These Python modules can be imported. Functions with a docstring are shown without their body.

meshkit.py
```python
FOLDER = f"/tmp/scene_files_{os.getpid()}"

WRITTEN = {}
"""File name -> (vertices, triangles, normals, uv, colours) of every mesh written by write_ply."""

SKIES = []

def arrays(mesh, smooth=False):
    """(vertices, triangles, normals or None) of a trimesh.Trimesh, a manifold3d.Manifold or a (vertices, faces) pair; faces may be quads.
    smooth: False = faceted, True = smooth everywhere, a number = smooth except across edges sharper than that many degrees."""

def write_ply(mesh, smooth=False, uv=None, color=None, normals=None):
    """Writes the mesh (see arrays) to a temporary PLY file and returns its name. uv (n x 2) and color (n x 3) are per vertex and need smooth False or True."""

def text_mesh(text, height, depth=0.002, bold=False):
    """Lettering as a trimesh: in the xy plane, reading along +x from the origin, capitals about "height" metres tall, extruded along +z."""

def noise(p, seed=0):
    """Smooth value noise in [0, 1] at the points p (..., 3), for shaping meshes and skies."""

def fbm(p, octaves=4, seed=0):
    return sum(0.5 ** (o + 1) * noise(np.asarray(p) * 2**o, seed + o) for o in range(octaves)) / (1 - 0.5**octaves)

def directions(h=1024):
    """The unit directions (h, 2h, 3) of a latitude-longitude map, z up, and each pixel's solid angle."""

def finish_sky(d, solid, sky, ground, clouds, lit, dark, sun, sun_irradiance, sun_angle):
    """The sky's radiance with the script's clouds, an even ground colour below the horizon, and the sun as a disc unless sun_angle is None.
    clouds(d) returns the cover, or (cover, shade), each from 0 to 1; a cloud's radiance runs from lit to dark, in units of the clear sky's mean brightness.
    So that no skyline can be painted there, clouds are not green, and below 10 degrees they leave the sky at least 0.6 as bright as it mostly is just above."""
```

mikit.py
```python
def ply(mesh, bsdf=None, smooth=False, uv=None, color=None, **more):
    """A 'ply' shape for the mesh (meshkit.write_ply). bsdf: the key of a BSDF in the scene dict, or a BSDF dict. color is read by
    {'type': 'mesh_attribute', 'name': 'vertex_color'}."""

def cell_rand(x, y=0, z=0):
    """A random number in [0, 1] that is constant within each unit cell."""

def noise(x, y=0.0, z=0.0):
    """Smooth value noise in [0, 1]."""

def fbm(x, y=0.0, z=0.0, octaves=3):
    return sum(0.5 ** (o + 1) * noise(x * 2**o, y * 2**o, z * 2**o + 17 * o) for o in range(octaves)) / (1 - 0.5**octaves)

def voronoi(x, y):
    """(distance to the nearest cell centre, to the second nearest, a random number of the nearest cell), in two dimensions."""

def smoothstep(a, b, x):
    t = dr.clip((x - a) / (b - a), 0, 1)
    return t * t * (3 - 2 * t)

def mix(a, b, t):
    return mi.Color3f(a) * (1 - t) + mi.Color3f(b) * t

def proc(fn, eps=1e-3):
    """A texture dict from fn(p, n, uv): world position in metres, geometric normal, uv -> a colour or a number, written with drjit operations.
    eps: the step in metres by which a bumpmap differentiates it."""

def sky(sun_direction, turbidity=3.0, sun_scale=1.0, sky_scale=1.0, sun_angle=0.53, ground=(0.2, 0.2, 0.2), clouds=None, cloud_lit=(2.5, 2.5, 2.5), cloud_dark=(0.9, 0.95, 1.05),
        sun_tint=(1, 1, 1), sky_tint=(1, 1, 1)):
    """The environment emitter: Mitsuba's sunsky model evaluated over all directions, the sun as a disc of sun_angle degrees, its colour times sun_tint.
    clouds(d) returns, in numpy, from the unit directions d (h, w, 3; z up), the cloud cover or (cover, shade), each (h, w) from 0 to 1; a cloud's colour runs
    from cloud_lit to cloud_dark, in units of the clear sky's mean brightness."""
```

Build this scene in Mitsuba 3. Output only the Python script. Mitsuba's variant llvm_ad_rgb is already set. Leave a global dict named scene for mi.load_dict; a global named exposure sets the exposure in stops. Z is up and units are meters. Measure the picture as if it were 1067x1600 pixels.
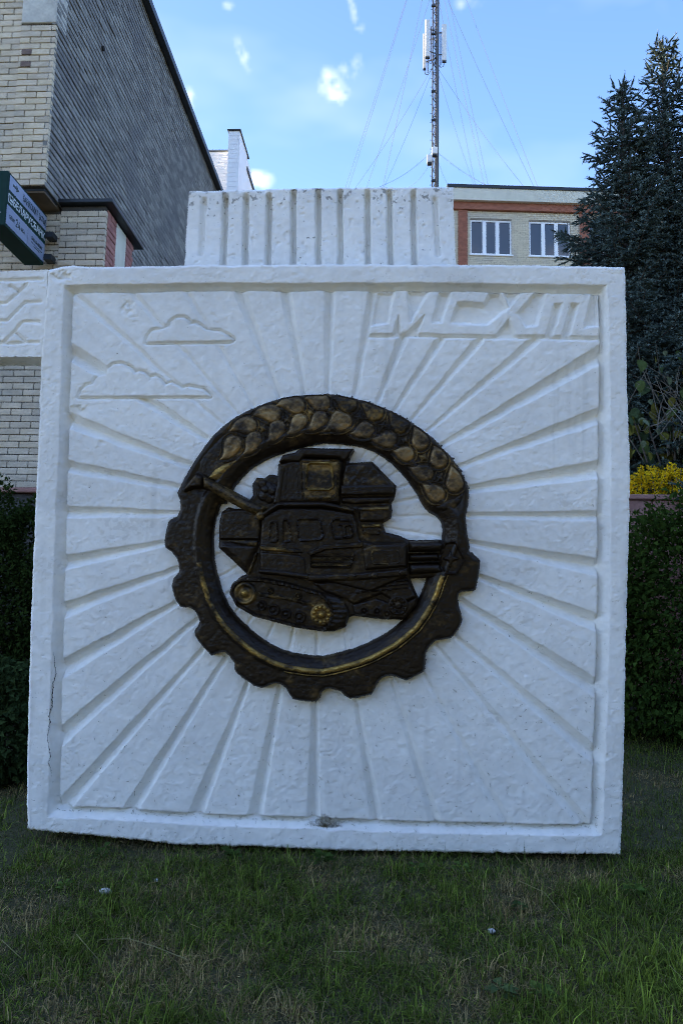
import math, random
import numpy as np, trimesh, shapely, drjit as dr, mitsuba as mi
import shapely.geometry as sg
from shapely import affinity
from shapely.ops import unary_union
from scipy.spatial import Delaunay
import mikit, meshkit

# ------------------------------------------------------------------ camera, sky, exposure
F, CX, CY = 1226.0, 533.5, 800.0
YAW, PITCH, ROLL = 0.05632505, 0.13035354, 0.01994388
EYE = np.array([0.0, 0.0, 1.6])
_fw = np.array([-math.sin(YAW) * math.cos(PITCH), math.cos(YAW) * math.cos(PITCH), math.sin(PITCH)])
_r0 = np.array([math.cos(YAW), math.sin(YAW), 0.0]); _u0 = np.cross(_r0, _fw)
CAM = np.stack([_r0 * math.cos(ROLL) + _u0 * math.sin(ROLL), -_r0 * math.sin(ROLL) + _u0 * math.cos(ROLL), _fw], 1)
SUN_AZ, SUN_EL = math.radians(-74), math.radians(23)
sun_dir = [math.sin(SUN_AZ) * math.cos(SUN_EL), math.cos(SUN_AZ) * math.cos(SUN_EL), math.sin(SUN_EL)]
exposure = 3.93


def ray(px, py):
    px, py = np.broadcast_arrays(np.asarray(px, float), np.asarray(py, float))
    return np.stack([(px - CX) / F, (CY - py) / F, np.ones_like(px)], -1) @ CAM.T


def hit(px, py, p0, n):
    """Where the sight line through a point of the photograph meets the plane through p0 with normal n."""
    d = ray(px, py)
    t = ((np.asarray(p0) - EYE) @ n) / (d @ np.asarray(n, float))
    return EYE + d * t[..., None]


def at_y(px, py, y):
    return hit(px, py, np.array([0, y, 0.0]), np.array([0, 1.0, 0]))


CLOUDS = [(522, 138, 20, 15, 0.82, -0.8), (542, 112, 12, 22, 0.42, -0.9), (380, 86, 7, 20, 0.46, 0.5), (551, 14, 5, 18, 0.46, 0.3), (561, 46, 7, 7, 0.40, 0), (402, 281, 18, 9, 0.95, 0),
          (297, 150, 7, 12, 0.55, 0.4), (733, 4, 20, 8, 0.35, 0), (356, 8, 8, 6, 0.4, 0)]


def cloud_cover(d):
    n1 = meshkit.fbm(d * 26.0 + 5, 5, 3)
    n2 = meshkit.fbm(d * 110.0 + 2, 4, 8)
    cover = np.zeros(d.shape[:2])
    for px, py, rx, ry, s, tilt in CLOUDS:
        c = ray(px, py); c = c / np.linalg.norm(c)
        e = np.array([c[1], -c[0], 0]); e /= np.linalg.norm(e); u = np.cross(e, c)
        x, y = d @ e * F, d @ u * F
        x, y = x * math.cos(tilt) + y * math.sin(tilt), -x * math.sin(tilt) + y * math.cos(tilt)
        r = np.sqrt((x / rx) ** 2 + (y / ry) ** 2) + (1 - (d @ c > 0)) * 50
        blob = np.clip(1.25 - r * 0.66, 0, 1) * s * 0.80
        cover = np.maximum(cover, np.clip(blob * (0.75 + 1.6 * (n2 - 0.5)) * 1.2 - 0.14, 0, 0.92))
    # loose fair-weather puffs over the rest of the sky, away from this view
    away = np.clip((0.80 - d @ _fw) * 4, 0, 1)
    cover = np.maximum(cover, away * np.clip((n1 - 0.60) * 5, 0, 0.8))
    thin = np.clip(meshkit.fbm(d * [6, 6, 14] + 9, 4, 21) - 0.45, 0, 1) * 0.35
    return np.clip(np.maximum(cover, thin), 0, 1), np.clip(0.5 - n2, 0, 1) * 0.4


labels = {}
T = mi.ScalarTransform4f
scene = {
    "type": "scene",
    "camera": {"type": "perspective", "fov": math.degrees(2 * math.atan(CX / F)), "fov_axis": "x", "near_clip": 0.05, "far_clip": 3000.0,
               "to_world": T().look_at(origin=EYE.tolist(), target=(EYE + _fw).tolist(), up=CAM[:, 1].tolist())},
    "sky": mikit.sky(sun_dir, turbidity=2.2, sky_tint=(0.84, 0.865, 1.06), clouds=cloud_cover, cloud_lit=(2.3, 2.3, 2.35), cloud_dark=(1.3, 1.4, 1.6)),
}

# ------------------------------------------------------------------ materials
P3 = lambda r, g, b: {"type": "rgb", "value": [r, g, b]}
fbm, noise, smooth, mix = mikit.fbm, mikit.noise, mikit.smoothstep, mikit.mix


def mat(name, color, rough=0.7, bump=None, scale=0.003, two=True, eps=1e-3, **more):
    c = mikit.proc(color) if callable(color) else P3(*color)
    r = mikit.proc(rough) if callable(rough) else rough
    b = {"type": "principled", "base_color": c, "roughness": r, **more}
    if bump is not None:
        b = {"type": "bumpmap", "arbitrary": mikit.proc(bump, eps), "scale": scale, "bsdf": b}
    if two:
        b = {"type": "twosided", "bsdf": b}
    scene[name] = b
    return name


def c_white(p, n, uv):
    a = fbm(p.x * 3, p.y * 3, p.z * 3, 4)
    b = fbm(p.x * 45, p.y * 45, p.z * 45, 3)
    c = mix((0.785, 0.785, 0.76), (0.85, 0.85, 0.82), smooth(0.35, 0.65, a))
    c = c * (0.90 + 0.16 * b)
    g = noise(p.x * 150 + 7, p.y * 150, p.z * 130)
    low = smooth(2.6, 0.5, p.z)
    speck = smooth(0.93 - 0.035 * low, 0.965 - 0.03 * low, g) * smooth(0.42, 0.6, fbm(p.x * 9 + 3, p.y * 9, p.z * 9, 2))
    c = mix(c, (0.20, 0.19, 0.165), 0.75 * speck)
    patch = smooth(0.66, 0.74, fbm(p.x * 5.5 + 40, p.y * 5, p.z * 5.5, 5)) * smooth(0.45, 0.62, b)
    streak = smooth(0.56, 0.80, fbm(p.x * 26, p.y * 4, p.z * 1.1 + 3, 3)) * smooth(0.4, 0.7, fbm(p.x * 2.2 + 5, p.y, p.z * 1.4, 2))
    c = mix(c, (0.52, 0.52, 0.49), 0.35 * streak)
    return mix(c, (0.45, 0.44, 0.41), 0.35 * patch)


def h_white(p, n, uv):
    a = fbm(p.x * 150, p.y * 150, p.z * 150, 3)
    e = fbm(p.x * 75 + 3, p.y * 75, p.z * 90, 3)
    step = smooth(0.50, 0.53, e) + smooth(0.60, 0.62, fbm(p.x * 34 + 9, p.y * 34, p.z * 40, 2))
    return 1.1 * a + 0.06 * step


mat("white_paint", c_white, 0.62, h_white, 0.0042, specular=0.3)


def c_top(p, n, uv):
    c = c_white(p, n, uv)
    g = fbm(p.x * 30, p.y * 30, p.z * 30, 4)
    edge = smooth(3.80, 3.87, p.z)
    g2 = fbm(p.x * 70, p.y * 70, p.z * 55, 3)
    worn = dr.maximum(smooth(0.77, 0.81, g2), smooth(0.70, 0.77, 0.5 * g + 0.5 * g2 + 0.13 * edge))
    return mix(c, (0.17, 0.165, 0.15), worn * 0.75)


mat("worn_white_paint", c_top, 0.7, h_white, 0.004, specular=0.3)


def gold_amount(p, k):
    a = fbm(p.x * 15, p.y * 15, p.z * 15, 3)
    b = fbm(p.x * 80, p.y * 80, p.z * 80, 3)
    return smooth(0.58 - k, 1.02 - k, 0.68 * a + 0.32 * b)


def h_black(p, n, uv):
    a = fbm(p.x * 70, p.y * 70, p.z * 70, 3)
    r = dr.abs(noise(p.x * 38, p.y * 38, p.z * 38) - 0.5)
    return 0.8 * a - 0.35 * smooth(0.03, 0.0, r)


def bronze(name, k, lo, hi, rough):
    def col(p, n, uv):
        return mix(lo, hi, gold_amount(p, k))
    def met(p, n, uv):
        return 0.85 * gold_amount(p, k)
    mat(name, col, rough, h_black, 0.004, metallic=mikit.proc(met), specular=0.22)


bronze("dark_bronze", 0.06, (0.013, 0.0085, 0.0055), (0.15, 0.10, 0.04), 0.31)
bronze("brushed_bronze", 0.20, (0.011, 0.008, 0.0055), (0.26, 0.17, 0.06), 0.36)
bronze("gold_paint", 0.27, (0.012, 0.0085, 0.005), (0.42, 0.27, 0.075), 0.31)
bronze("grain_bronze", 0.30, (0.017, 0.012, 0.008), (0.24, 0.165, 0.08), 0.34)
mat("black_overspray", lambda p, n, uv: mix((0.012, 0.011, 0.010), (0.07, 0.07, 0.07), fbm(p.x * 90, p.y * 90, p.z * 90, 2)), 0.8)
mat("crack_dark", (0.012, 0.011, 0.010), 0.95)
mat("moss", lambda p, n, uv: mix((0.045, 0.037, 0.02), (0.19, 0.155, 0.08), noise(p.x * 200, p.y * 200, p.z * 200)), 0.95)


def brick_mat(name, a, b, dirt):
    def col(p, n, uv):
        t = fbm(p.x * 6 + 3, p.y * 6, p.z * 9, 3)
        s = fbm(p.x * 60, p.y * 60, p.z * 60, 3)
        c = mix(a, b, smooth(0.3, 0.7, t)) * (0.82 + 0.32 * s)
        return mix(c, dirt, 0.55 * smooth(0.52, 0.72, fbm(p.x * 2 + 9, p.y * 2, p.z * 1.2, 4)))
    mat(name, col, 0.85, lambda p, n, uv: fbm(p.x * 120, p.y * 120, p.z * 120, 2), 0.0012)


for i, (a, b) in enumerate([((0.52, 0.44, 0.32), (0.60, 0.515, 0.39)), ((0.45, 0.385, 0.29), (0.53, 0.46, 0.355)), ((0.56, 0.475, 0.335), (0.63, 0.54, 0.40))]):
    brick_mat(f"cream_brick_{i}", a, b, (0.30, 0.28, 0.24))
for i, (a, b) in enumerate([((0.165, 0.16, 0.148), (0.21, 0.205, 0.19)), ((0.13, 0.127, 0.12), (0.17, 0.165, 0.155)), ((0.20, 0.195, 0.18), (0.25, 0.245, 0.225))]):
    brick_mat(f"grey_brick_{i}", a, b, (0.12, 0.12, 0.125))
brick_mat("brown_brick", (0.12, 0.085, 0.075), (0.17, 0.12, 0.10), (0.1, 0.08, 0.07))
brick_mat("pink_brick", (0.33, 0.14, 0.12), (0.40, 0.18, 0.15), (0.26, 0.13, 0.12))
brick_mat("far_cream_brick", (0.58, 0.51, 0.37), (0.66, 0.59, 0.44), (0.45, 0.42, 0.36))
brick_mat("red_brick", (0.27, 0.10, 0.06), (0.34, 0.13, 0.08), (0.24, 0.09, 0.06))
mat("mortar", lambda p, n, uv: mix((0.05, 0.047, 0.043), (0.09, 0.085, 0.078), fbm(p.x * 30, p.y * 30, p.z * 30, 2)), 0.95)
mat("dark_mortar", (0.022, 0.023, 0.025), 0.95)
mat("far_mortar", (0.24, 0.21, 0.17), 0.95)


def c_render(p, n, uv):
    s = fbm(p.x * 40, p.y * 40, p.z * 40, 3)
    t = fbm(p.x * 3, p.y * 3, p.z * 3, 4)
    return mix((0.42, 0.41, 0.37), (0.56, 0.55, 0.49), smooth(0.3, 0.7, t)) * (0.8 + 0.35 * s)


mat("grey_render", c_render, 0.9, lambda p, n, uv: fbm(p.x * 70, p.y * 70, p.z * 70, 3), 0.004)
mat("cream_render", lambda p, n, uv: mix((0.55, 0.53, 0.43), (0.66, 0.64, 0.53), fbm(p.x * 1.5, p.y, p.z * 1.5, 4)) * (0.9 + 0.2 * fbm(p.x * 9, p.y * 9, p.z * 3, 3)), 0.85)
mat("soffit_paint", lambda p, n, uv: mix((0.10, 0.075, 0.05), (0.17, 0.13, 0.09), fbm(p.x * 8, p.y * 8, p.z * 8, 3)), 0.9)
mat("dark_metal", (0.025, 0.03, 0.034), 0.45, metallic=0.3)
mat("grey_metal", (0.20, 0.21, 0.22), 0.4, metallic=0.5)
mat("wire_steel", (0.09, 0.09, 0.10), 0.8)
mat("mast_steel", lambda p, n, uv: mix((0.05, 0.055, 0.06), (0.11, 0.11, 0.115), noise(p.x * 3, p.y * 3, p.z * 1.3)), 0.5, metallic=0.4)
mat("antenna_plastic", (0.66, 0.67, 0.66), 0.45)
mat("white_cladding", lambda p, n, uv: mix((0.66, 0.68, 0.70), (0.74, 0.75, 0.76), fbm(p.x * 2, p.y * 2, p.z * 2, 3)), 0.5)
mat("pvc_white", (0.80, 0.81, 0.82), 0.35)
mat("window_dark", (0.022, 0.028, 0.040), 0.06, specular=0.9, clearcoat=0.5)
mat("sign_green", lambda p, n, uv: mix((0.005, 0.026, 0.022), (0.008, 0.036, 0.030), fbm(p.x * 9, p.y * 9, p.z * 9, 3)), 0.65, specular=0.15)
mat("sign_white", lambda p, n, uv: mix((0.22, 0.26, 0.37), (0.26, 0.30, 0.42), fbm(p.x * 4, p.y * 4, p.z * 4, 3)), 0.35)
mat("sign_letter_white", (0.50, 0.54, 0.56), 0.5)
mat("sign_letter_dark", (0.02, 0.04, 0.05), 0.5)
mat("steel_tube", (0.5, 0.5, 0.5), 0.3, metallic=0.8)
mat("pink_slab", lambda p, n, uv: mix((0.30, 0.15, 0.125), (0.38, 0.205, 0.17), fbm(p.x * 7, p.y * 7, p.z * 7, 4)) * (0.8 + 0.3 * fbm(p.x * 50, p.y * 50, p.z * 50, 2)), 0.85,
    lambda p, n, uv: fbm(p.x * 60, p.y * 60, p.z * 60, 2), 0.003)
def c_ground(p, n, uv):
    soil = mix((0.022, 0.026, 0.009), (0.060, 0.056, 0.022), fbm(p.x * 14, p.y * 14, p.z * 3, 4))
    unseen_turf = mix((0.085, 0.09, 0.045), (0.13, 0.125, 0.07), fbm(p.x * 2, p.y * 2, p.z, 4))  # paler ground out of view, tone chosen to bounce light onto the slab
    return mix(unseen_turf, soil, smooth(0.6, 1.8, p.y) * smooth(5.0, 4.0, dr.abs(p.x)))


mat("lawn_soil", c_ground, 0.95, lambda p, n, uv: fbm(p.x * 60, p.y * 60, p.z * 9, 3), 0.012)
mat("soil", lambda p, n, uv: mix((0.022, 0.020, 0.012), (0.055, 0.047, 0.030), fbm(p.x * 14, p.y * 14, p.z * 3, 4)), 0.95, lambda p, n, uv: fbm(p.x * 60, p.y * 60, p.z * 9, 3), 0.012)
mat("concrete_dark", (0.16, 0.155, 0.15), 0.9)
VC = {"type": "mesh_attribute", "name": "vertex_color"}
scene["blade"] = {"type": "twosided", "bsdf": {"type": "principled", "base_color": VC, "roughness": 0.75, "specular": 0.12}}
scene["leaf"] = {"type": "principledthin", "base_color": VC, "roughness": 0.75, "diff_trans": 0.5, "eta": 1.15}
mat("bark", lambda p, n, uv: mix((0.05, 0.04, 0.032), (0.11, 0.09, 0.075), fbm(p.x * 30, p.y * 30, p.z * 8, 3)), 0.95)
mat("twig", lambda p, n, uv: mix((0.12, 0.105, 0.085), (0.22, 0.20, 0.17), fbm(p.x * 30, p.y * 30, p.z * 30, 2)), 0.9)
mat("white_stone_surface", lambda p, n, uv: mix((0.26, 0.26, 0.25), (0.62, 0.62, 0.60), fbm(p.x * 60, p.y * 60, p.z * 60, 3)), 0.9)
mat("straw", lambda p, n, uv: mix((0.13, 0.125, 0.05), (0.22, 0.20, 0.09), noise(p.x * 20, p.y * 20, p.z * 20)), 0.8)

# ------------------------------------------------------------------ helpers
USED = {}


def key_for(name):
    n = USED.get(name, -1) + 1
    USED[name] = n
    return name if n == 0 else f"{name}_{n:03d}"


def thing(name, label, cat, group=None):
    k = key_for(name)
    labels[k] = {"label": label, "category": cat}
    if group:
        labels[k]["group"] = group
    return k


def obj(name, mesh, m, parent=None, smooth_=False, label=None, kind=None, color=None):
    k = key_for(f"{parent}__{name}" if parent else name)
    scene[k] = mesh if isinstance(mesh, dict) else mikit.ply(mesh, m, smooth_, color=color)
    if label or kind:
        labels.setdefault(k, {})
        if label:
            labels[k]["label"] = label
        if kind:
            labels[k]["kind"] = kind
    return k


def raw(name, v, f, normals, m, parent=None, **kw):
    path = meshkit.write_ply((v, f), False, normals=normals)
    return obj(name, {"type": "ply", "filename": path, "face_normals": False, "bsdf": {"type": "ref", "id": m}}, m, parent, **kw)


def box(lo, hi, bevel=0.0):
    lo, hi = np.minimum(lo, hi).astype(float), np.maximum(lo, hi).astype(float)
    if bevel <= 0:
        b = trimesh.creation.box(extents=hi - lo); b.apply_translation((lo + hi) / 2)
        return b
    pts = []
    for s in np.array([[x, y, z] for x in (-1, 1) for y in (-1, 1) for z in (-1, 1)]):
        c = (lo + hi) / 2 + s * (hi - lo) / 2
        for a in range(3):
            q = c - s * bevel; q[a] = c[a]; pts.append(q)
    return trimesh.convex.convex_hull(np.array(pts))


def cat(ms):
    return trimesh.util.concatenate(ms)


def tube(path, radii, n=6):
    path = np.asarray(path, float); radii = np.broadcast_to(np.asarray(radii, float), len(path))
    t = np.gradient(path, axis=0); t /= np.linalg.norm(t, axis=1, keepdims=True) + 1e-12
    ref = np.array([0, 0, 1.0]) if abs(t[:, 2]).mean() < 0.8 else np.array([1.0, 0, 0])
    a = np.cross(t, ref); a /= np.linalg.norm(a, axis=1, keepdims=True) + 1e-12
    b = np.cross(a, t)
    ang = np.arange(n) * 2 * np.pi / n
    v = path[:, None] + radii[:, None, None] * (np.cos(ang)[None, :, None] * a[:, None] + np.sin(ang)[None, :, None] * b[:, None])
    f = []
    for i in range(len(path) - 1):
        for j in range(n):
            k = (j + 1) % n
            f += [[i * n + j, i * n + k, (i + 1) * n + k], [i * n + j, (i + 1) * n + k, (i + 1) * n + j]]
    return trimesh.Trimesh(v.reshape(-1, 3), np.array(f), process=False)


# ------------------------------------------------------------------ ground
SLOPE = 0.095


def ground_z(x, y):
    x, y = np.asarray(x, float), np.asarray(y, float)
    p = np.stack([x * 0.9, y * 0.9, x * 0 + 3.3], -1)
    q = np.stack([x * 5, y * 5, x * 0 + 1.3], -1)
    z = SLOPE * np.clip(y, -3, 7.4)
    return z + 0.05 * (meshkit.fbm(p, 2, 4) - 0.5) + 0.022 * (meshkit.fbm(q, 2, 6) - 0.5) - np.where(y > 7.5, 0.0, 0)


gx = np.unique(np.r_[-400, -120, -40, -16, np.linspace(-7, 7, 141), 16, 40, 120, 400])
gy = np.unique(np.r_[-400, -100, -30, -8, np.linspace(-1, 7.7, 105)])
X, Y = np.meshgrid(gx, gy)
Z = np.where(np.abs(X) > 7.01, SLOPE * np.clip(Y, -3, 7.4), ground_z(X, Y))
v = np.stack([X, Y, Z], -1).reshape(-1, 3)
ny, nx = X.shape
ii = np.arange((ny - 1) * nx).reshape(ny - 1, nx)[:, :-1].ravel()
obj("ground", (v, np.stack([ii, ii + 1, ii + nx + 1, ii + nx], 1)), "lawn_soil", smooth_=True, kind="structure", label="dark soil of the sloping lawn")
TER = 2.74
obj("terrace", (np.array([[-400, 7.58, TER], [400, 7.58, TER], [400, 700, TER + 1], [-400, 700, TER + 1]], float), np.array([[0, 1, 2], [0, 2, 3]])), "soil", kind="structure")

# ------------------------------------------------------------------ the monument
MON = thing("relief_monument", "whitewashed concrete relief slab with a dark bronze gear and harvester emblem among carved sun rays", "monument")
LEAN = 0.0986796
PO = np.array([-1.8090693, 4.11630498, 0.45790956])
PU = np.array([1.0, 0, 0]); PV = np.array([0, -math.sin(LEAN), math.cos(LEAN)]); PN = np.array([0, -math.cos(LEAN), -math.sin(LEAN)])
SC = 3.0 / 918.0     # metres of slab to one step of the tracing grid


def puv(pts, w=0.0):
    pts = np.asarray(pts, float)
    q = hit(pts[..., 0], pts[..., 1], PO + PN * w, PN) - PO
    return np.stack([q @ PU, q @ PV], -1)


def world(u, v, w):
    return PO + np.asarray(u)[..., None] * PU + np.asarray(v)[..., None] * PV + np.asarray(w)[..., None] * PN


def curve(pts, n, w=0.0):
    q = puv(pts, w)
    s = np.r_[0, np.cumsum(np.linalg.norm(np.diff(q, axis=0), axis=1))]
    t = np.linspace(0, s[-1], n)
    return np.stack([np.interp(t, s, q[:, 0]), np.interp(t, s, q[:, 1])], 1)


def coons(left, right, bottom, top, nu, nv, rough=0.004):
    """Grid (nv, nu) whose edges follow four traced edge lines; left and right run upward, bottom and top run rightward."""
    L, R, B, Tp = curve(left, nv), curve(right, nv), curve(bottom, nu), curve(top, nu)
    rg = np.random.default_rng(5)
    def jit(c, ax, a):
        p = np.stack([c[:, 0] * 18, c[:, 1] * 18, np.full(len(c), a)], 1)
        c = c.copy(); c[:, ax] += rough * (2 * meshkit.fbm(p, 4, int(a * 10)) - 1) * 1.3 + rough * 0.25 * rg.normal(size=len(c))
        return c
    L, R, B, Tp = jit(L, 0, 0.3), jit(R, 0, 1.3), jit(B, 1, 2.3), jit(Tp, 1, 3.3)
    B[:, 1] += rough * 1.0 * np.abs(rg.normal(size=len(B))) * (rg.random(len(B)) < 0.5)
    c00, c10, c01, c11 = (L[0] + B[0]) / 2, (R[0] + B[-1]) / 2, (L[-1] + Tp[0]) / 2, (R[-1] + Tp[-1]) / 2
    s, t = np.linspace(0, 1, nu)[None, :, None], np.linspace(0, 1, nv)[:, None, None]
    # keep jitter at the rim: blend it out over a short way
    G = (1 - s) * L[:, None] + s * R[:, None] + (1 - t) * B[None] + t * Tp[None] - ((1 - s) * (1 - t) * c00 + s * (1 - t) * c10 + (1 - s) * t * c01 + s * t * c11)
    return G[..., 0], G[..., 1]


def seg_d(u, v, a, b):
    """Distance to the segment ab and the position 0..1 along it."""
    a, b = np.asarray(a), np.asarray(b)
    d = b - a; t = np.clip(((u - a[0]) * d[0] + (v - a[1]) * d[1]) / (d @ d), 0, 1)
    return np.hypot(u - a[0] - t * d[0], v - a[1] - t * d[1]), t


def grid_mesh(u, v, w, thick, parent, name, m, label_map=None, names=None):
    nv, nu = u.shape
    P = world(u, v, w).reshape(-1, 3)
    i = np.arange((nv - 1) * nu).reshape(nv - 1, nu)[:, :-1].ravel()
    f = np.vstack([np.stack([i, i + 1, i + nu + 1], 1), np.stack([i, i + nu + 1, i + nu], 1)])
    _, _, N = meshkit.arrays((P, f), True)
    if (N @ PN).mean() < 0:
        f = f[:, ::-1]; N = -N
    main = np.zeros(len(f), int) if label_map is None else np.tile(label_map.reshape(-1)[i], 2)
    for k in np.unique(main):
        g = f[main == k]; use, inv = np.unique(g, return_inverse=True)
        if k == 0:
            kk = raw(name, P[use], inv.reshape(-1, 3), N[use], m, parent)
    for k in np.unique(main):
        if k == 0:
            continue
        g = f[main == k]; use, inv = np.unique(g, return_inverse=True)
        raw(names[k], P[use], inv.reshape(-1, 3), N[use], m, kk)
    # edges and back of the slab
    rim = np.r_[np.arange(nu), np.arange(1, nv) * nu + nu - 1, (nv - 1) * nu + np.arange(nu - 2, -1, -1), np.arange(nv - 2, 0, -1) * nu]
    a = P[rim]; steps = 6; rg = np.random.default_rng(3)
    rows = [a - PN * thick * k / steps + (0.002 * rg.normal(size=a.shape) if 0 < k < steps else 0) for k in range(steps + 1)]
    V = np.vstack(rows + [np.mean(rows[-1], 0)[None]]); n = len(rim); F_ = []
    for k in range(steps):
        j = np.arange(n); jn = (j + 1) % n
        F_.append(np.stack([k * n + j, (k + 1) * n + j, (k + 1) * n + jn], 1)); F_.append(np.stack([k * n + j, (k + 1) * n + jn, k * n + jn], 1))
    j = np.arange(n); F_.append(np.stack([steps * n + j, np.full(n, len(V) - 1), steps * n + (j + 1) % n], 1))
    obj("edge", (V, np.vstack(F_)), m, kk, smooth_=40)
    return kk


def warp(u, v, amp, freq, seed):
    p = np.stack([u * freq, v * freq, np.zeros_like(u)], -1)
    return u + amp * (2 * meshkit.fbm(p, 3, seed) - 1), v + amp * (2 * meshkit.fbm(p, 3, seed + 9) - 1)


def plaster(u, v, k=1.0):
    z = np.zeros_like(u)
    h = 0.0040 * (meshkit.fbm(np.stack([u * 3, v * 3, z], -1), 3, 1) - 0.5) + 0.0010 * (meshkit.fbm(np.stack([u * 22, v * 22, z], -1), 3, 2) - 0.5)
    h += 0.0032 * (meshkit.fbm(np.stack([u * 75, v * 75, z], -1), 2, 3) - 0.5)
    flake = meshkit.fbm(np.stack([u * 30, v * 34, z + 4], -1), 4, 5)
    h += 0.0010 * np.clip((flake - 0.5) * 40, 0, 1) + 0.0008 * np.clip((flake - 0.58) * 40, 0, 1)
    return h * k


# traced sun-ray grooves: outer end, inner end, outer width, inner width, strength
GR = [(117, 459, 345, 661, 14, 7, .6), (107, 547, 320, 684, 27, 12, 1), (104, 655, 299, 728, 26, 12, 1), (101, 727, 277, 761, 20, 12, 1), (101, 800, 278, 802, 20, 9, 1),
      (95, 880, 254, 849, 25, 11, 1), (92, 956, 277, 889, 26, 11, 1), (90, 1049, 272, 944, 31, 11, 1), (88, 1157, 305, 970, 27, 10, 1), (97, 1261, 316, 1016, 25, 9, 1),
      (201, 1269, 352, 1028, 24, 9, 1), (304, 1275, 385, 1073, 25, 9, 1), (397, 1281, 436, 1079, 25, 11, 1), (490, 1283, 492, 1099, 22, 11, 1), (588, 1288, 558, 1102, 20, 9, .8),
      (682, 1291, 612, 1064, 18, 8, .6), (795, 1292, 663, 1057, 17, 8, .4), (912, 1287, 681, 1009, 20, 9, .5), (932, 1183, 717, 1000, 25, 9, .8), (935, 1078, 720, 940, 27, 12, 1),
      (938, 975, 753, 904, 28, 11, 1), (941, 888, 735, 848, 28, 11, 1), (940, 806, 732, 806, 17, 10, 1), (940, 732, 733, 764, 30, 14, 1), (940, 647, 716, 729, 26, 10, 1),
      (938, 553, 689, 696, 28, 10, 1), (838, 529, 668, 673, 17, 7, 1), (751, 528, 644, 654, 16, 7, 1), (689, 528, 616, 640, 16, 8, 1), (629, 526, 589, 627, 18, 8, 1),
      (583, 452, 554, 616, 18, 9, 1), (515, 450, 511, 610, 19, 10, 1), (445, 450, 475, 615, 20, 9, .9), (373, 450, 437, 622, 20, 9, .8), (289, 453, 397, 634, 11, 6, .55), (207, 455, 371, 646, 13, 6, .6)]
FIELD_IN = [(110, 454), (300, 451), (520, 450), (700, 451), (940, 455), (940, 600), (938, 740), (936, 1000), (931, 1180), (927, 1294), (760, 1291), (600, 1287), (340, 1278), (88, 1264), (94, 1000), (100, 780), (104, 640)]
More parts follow.
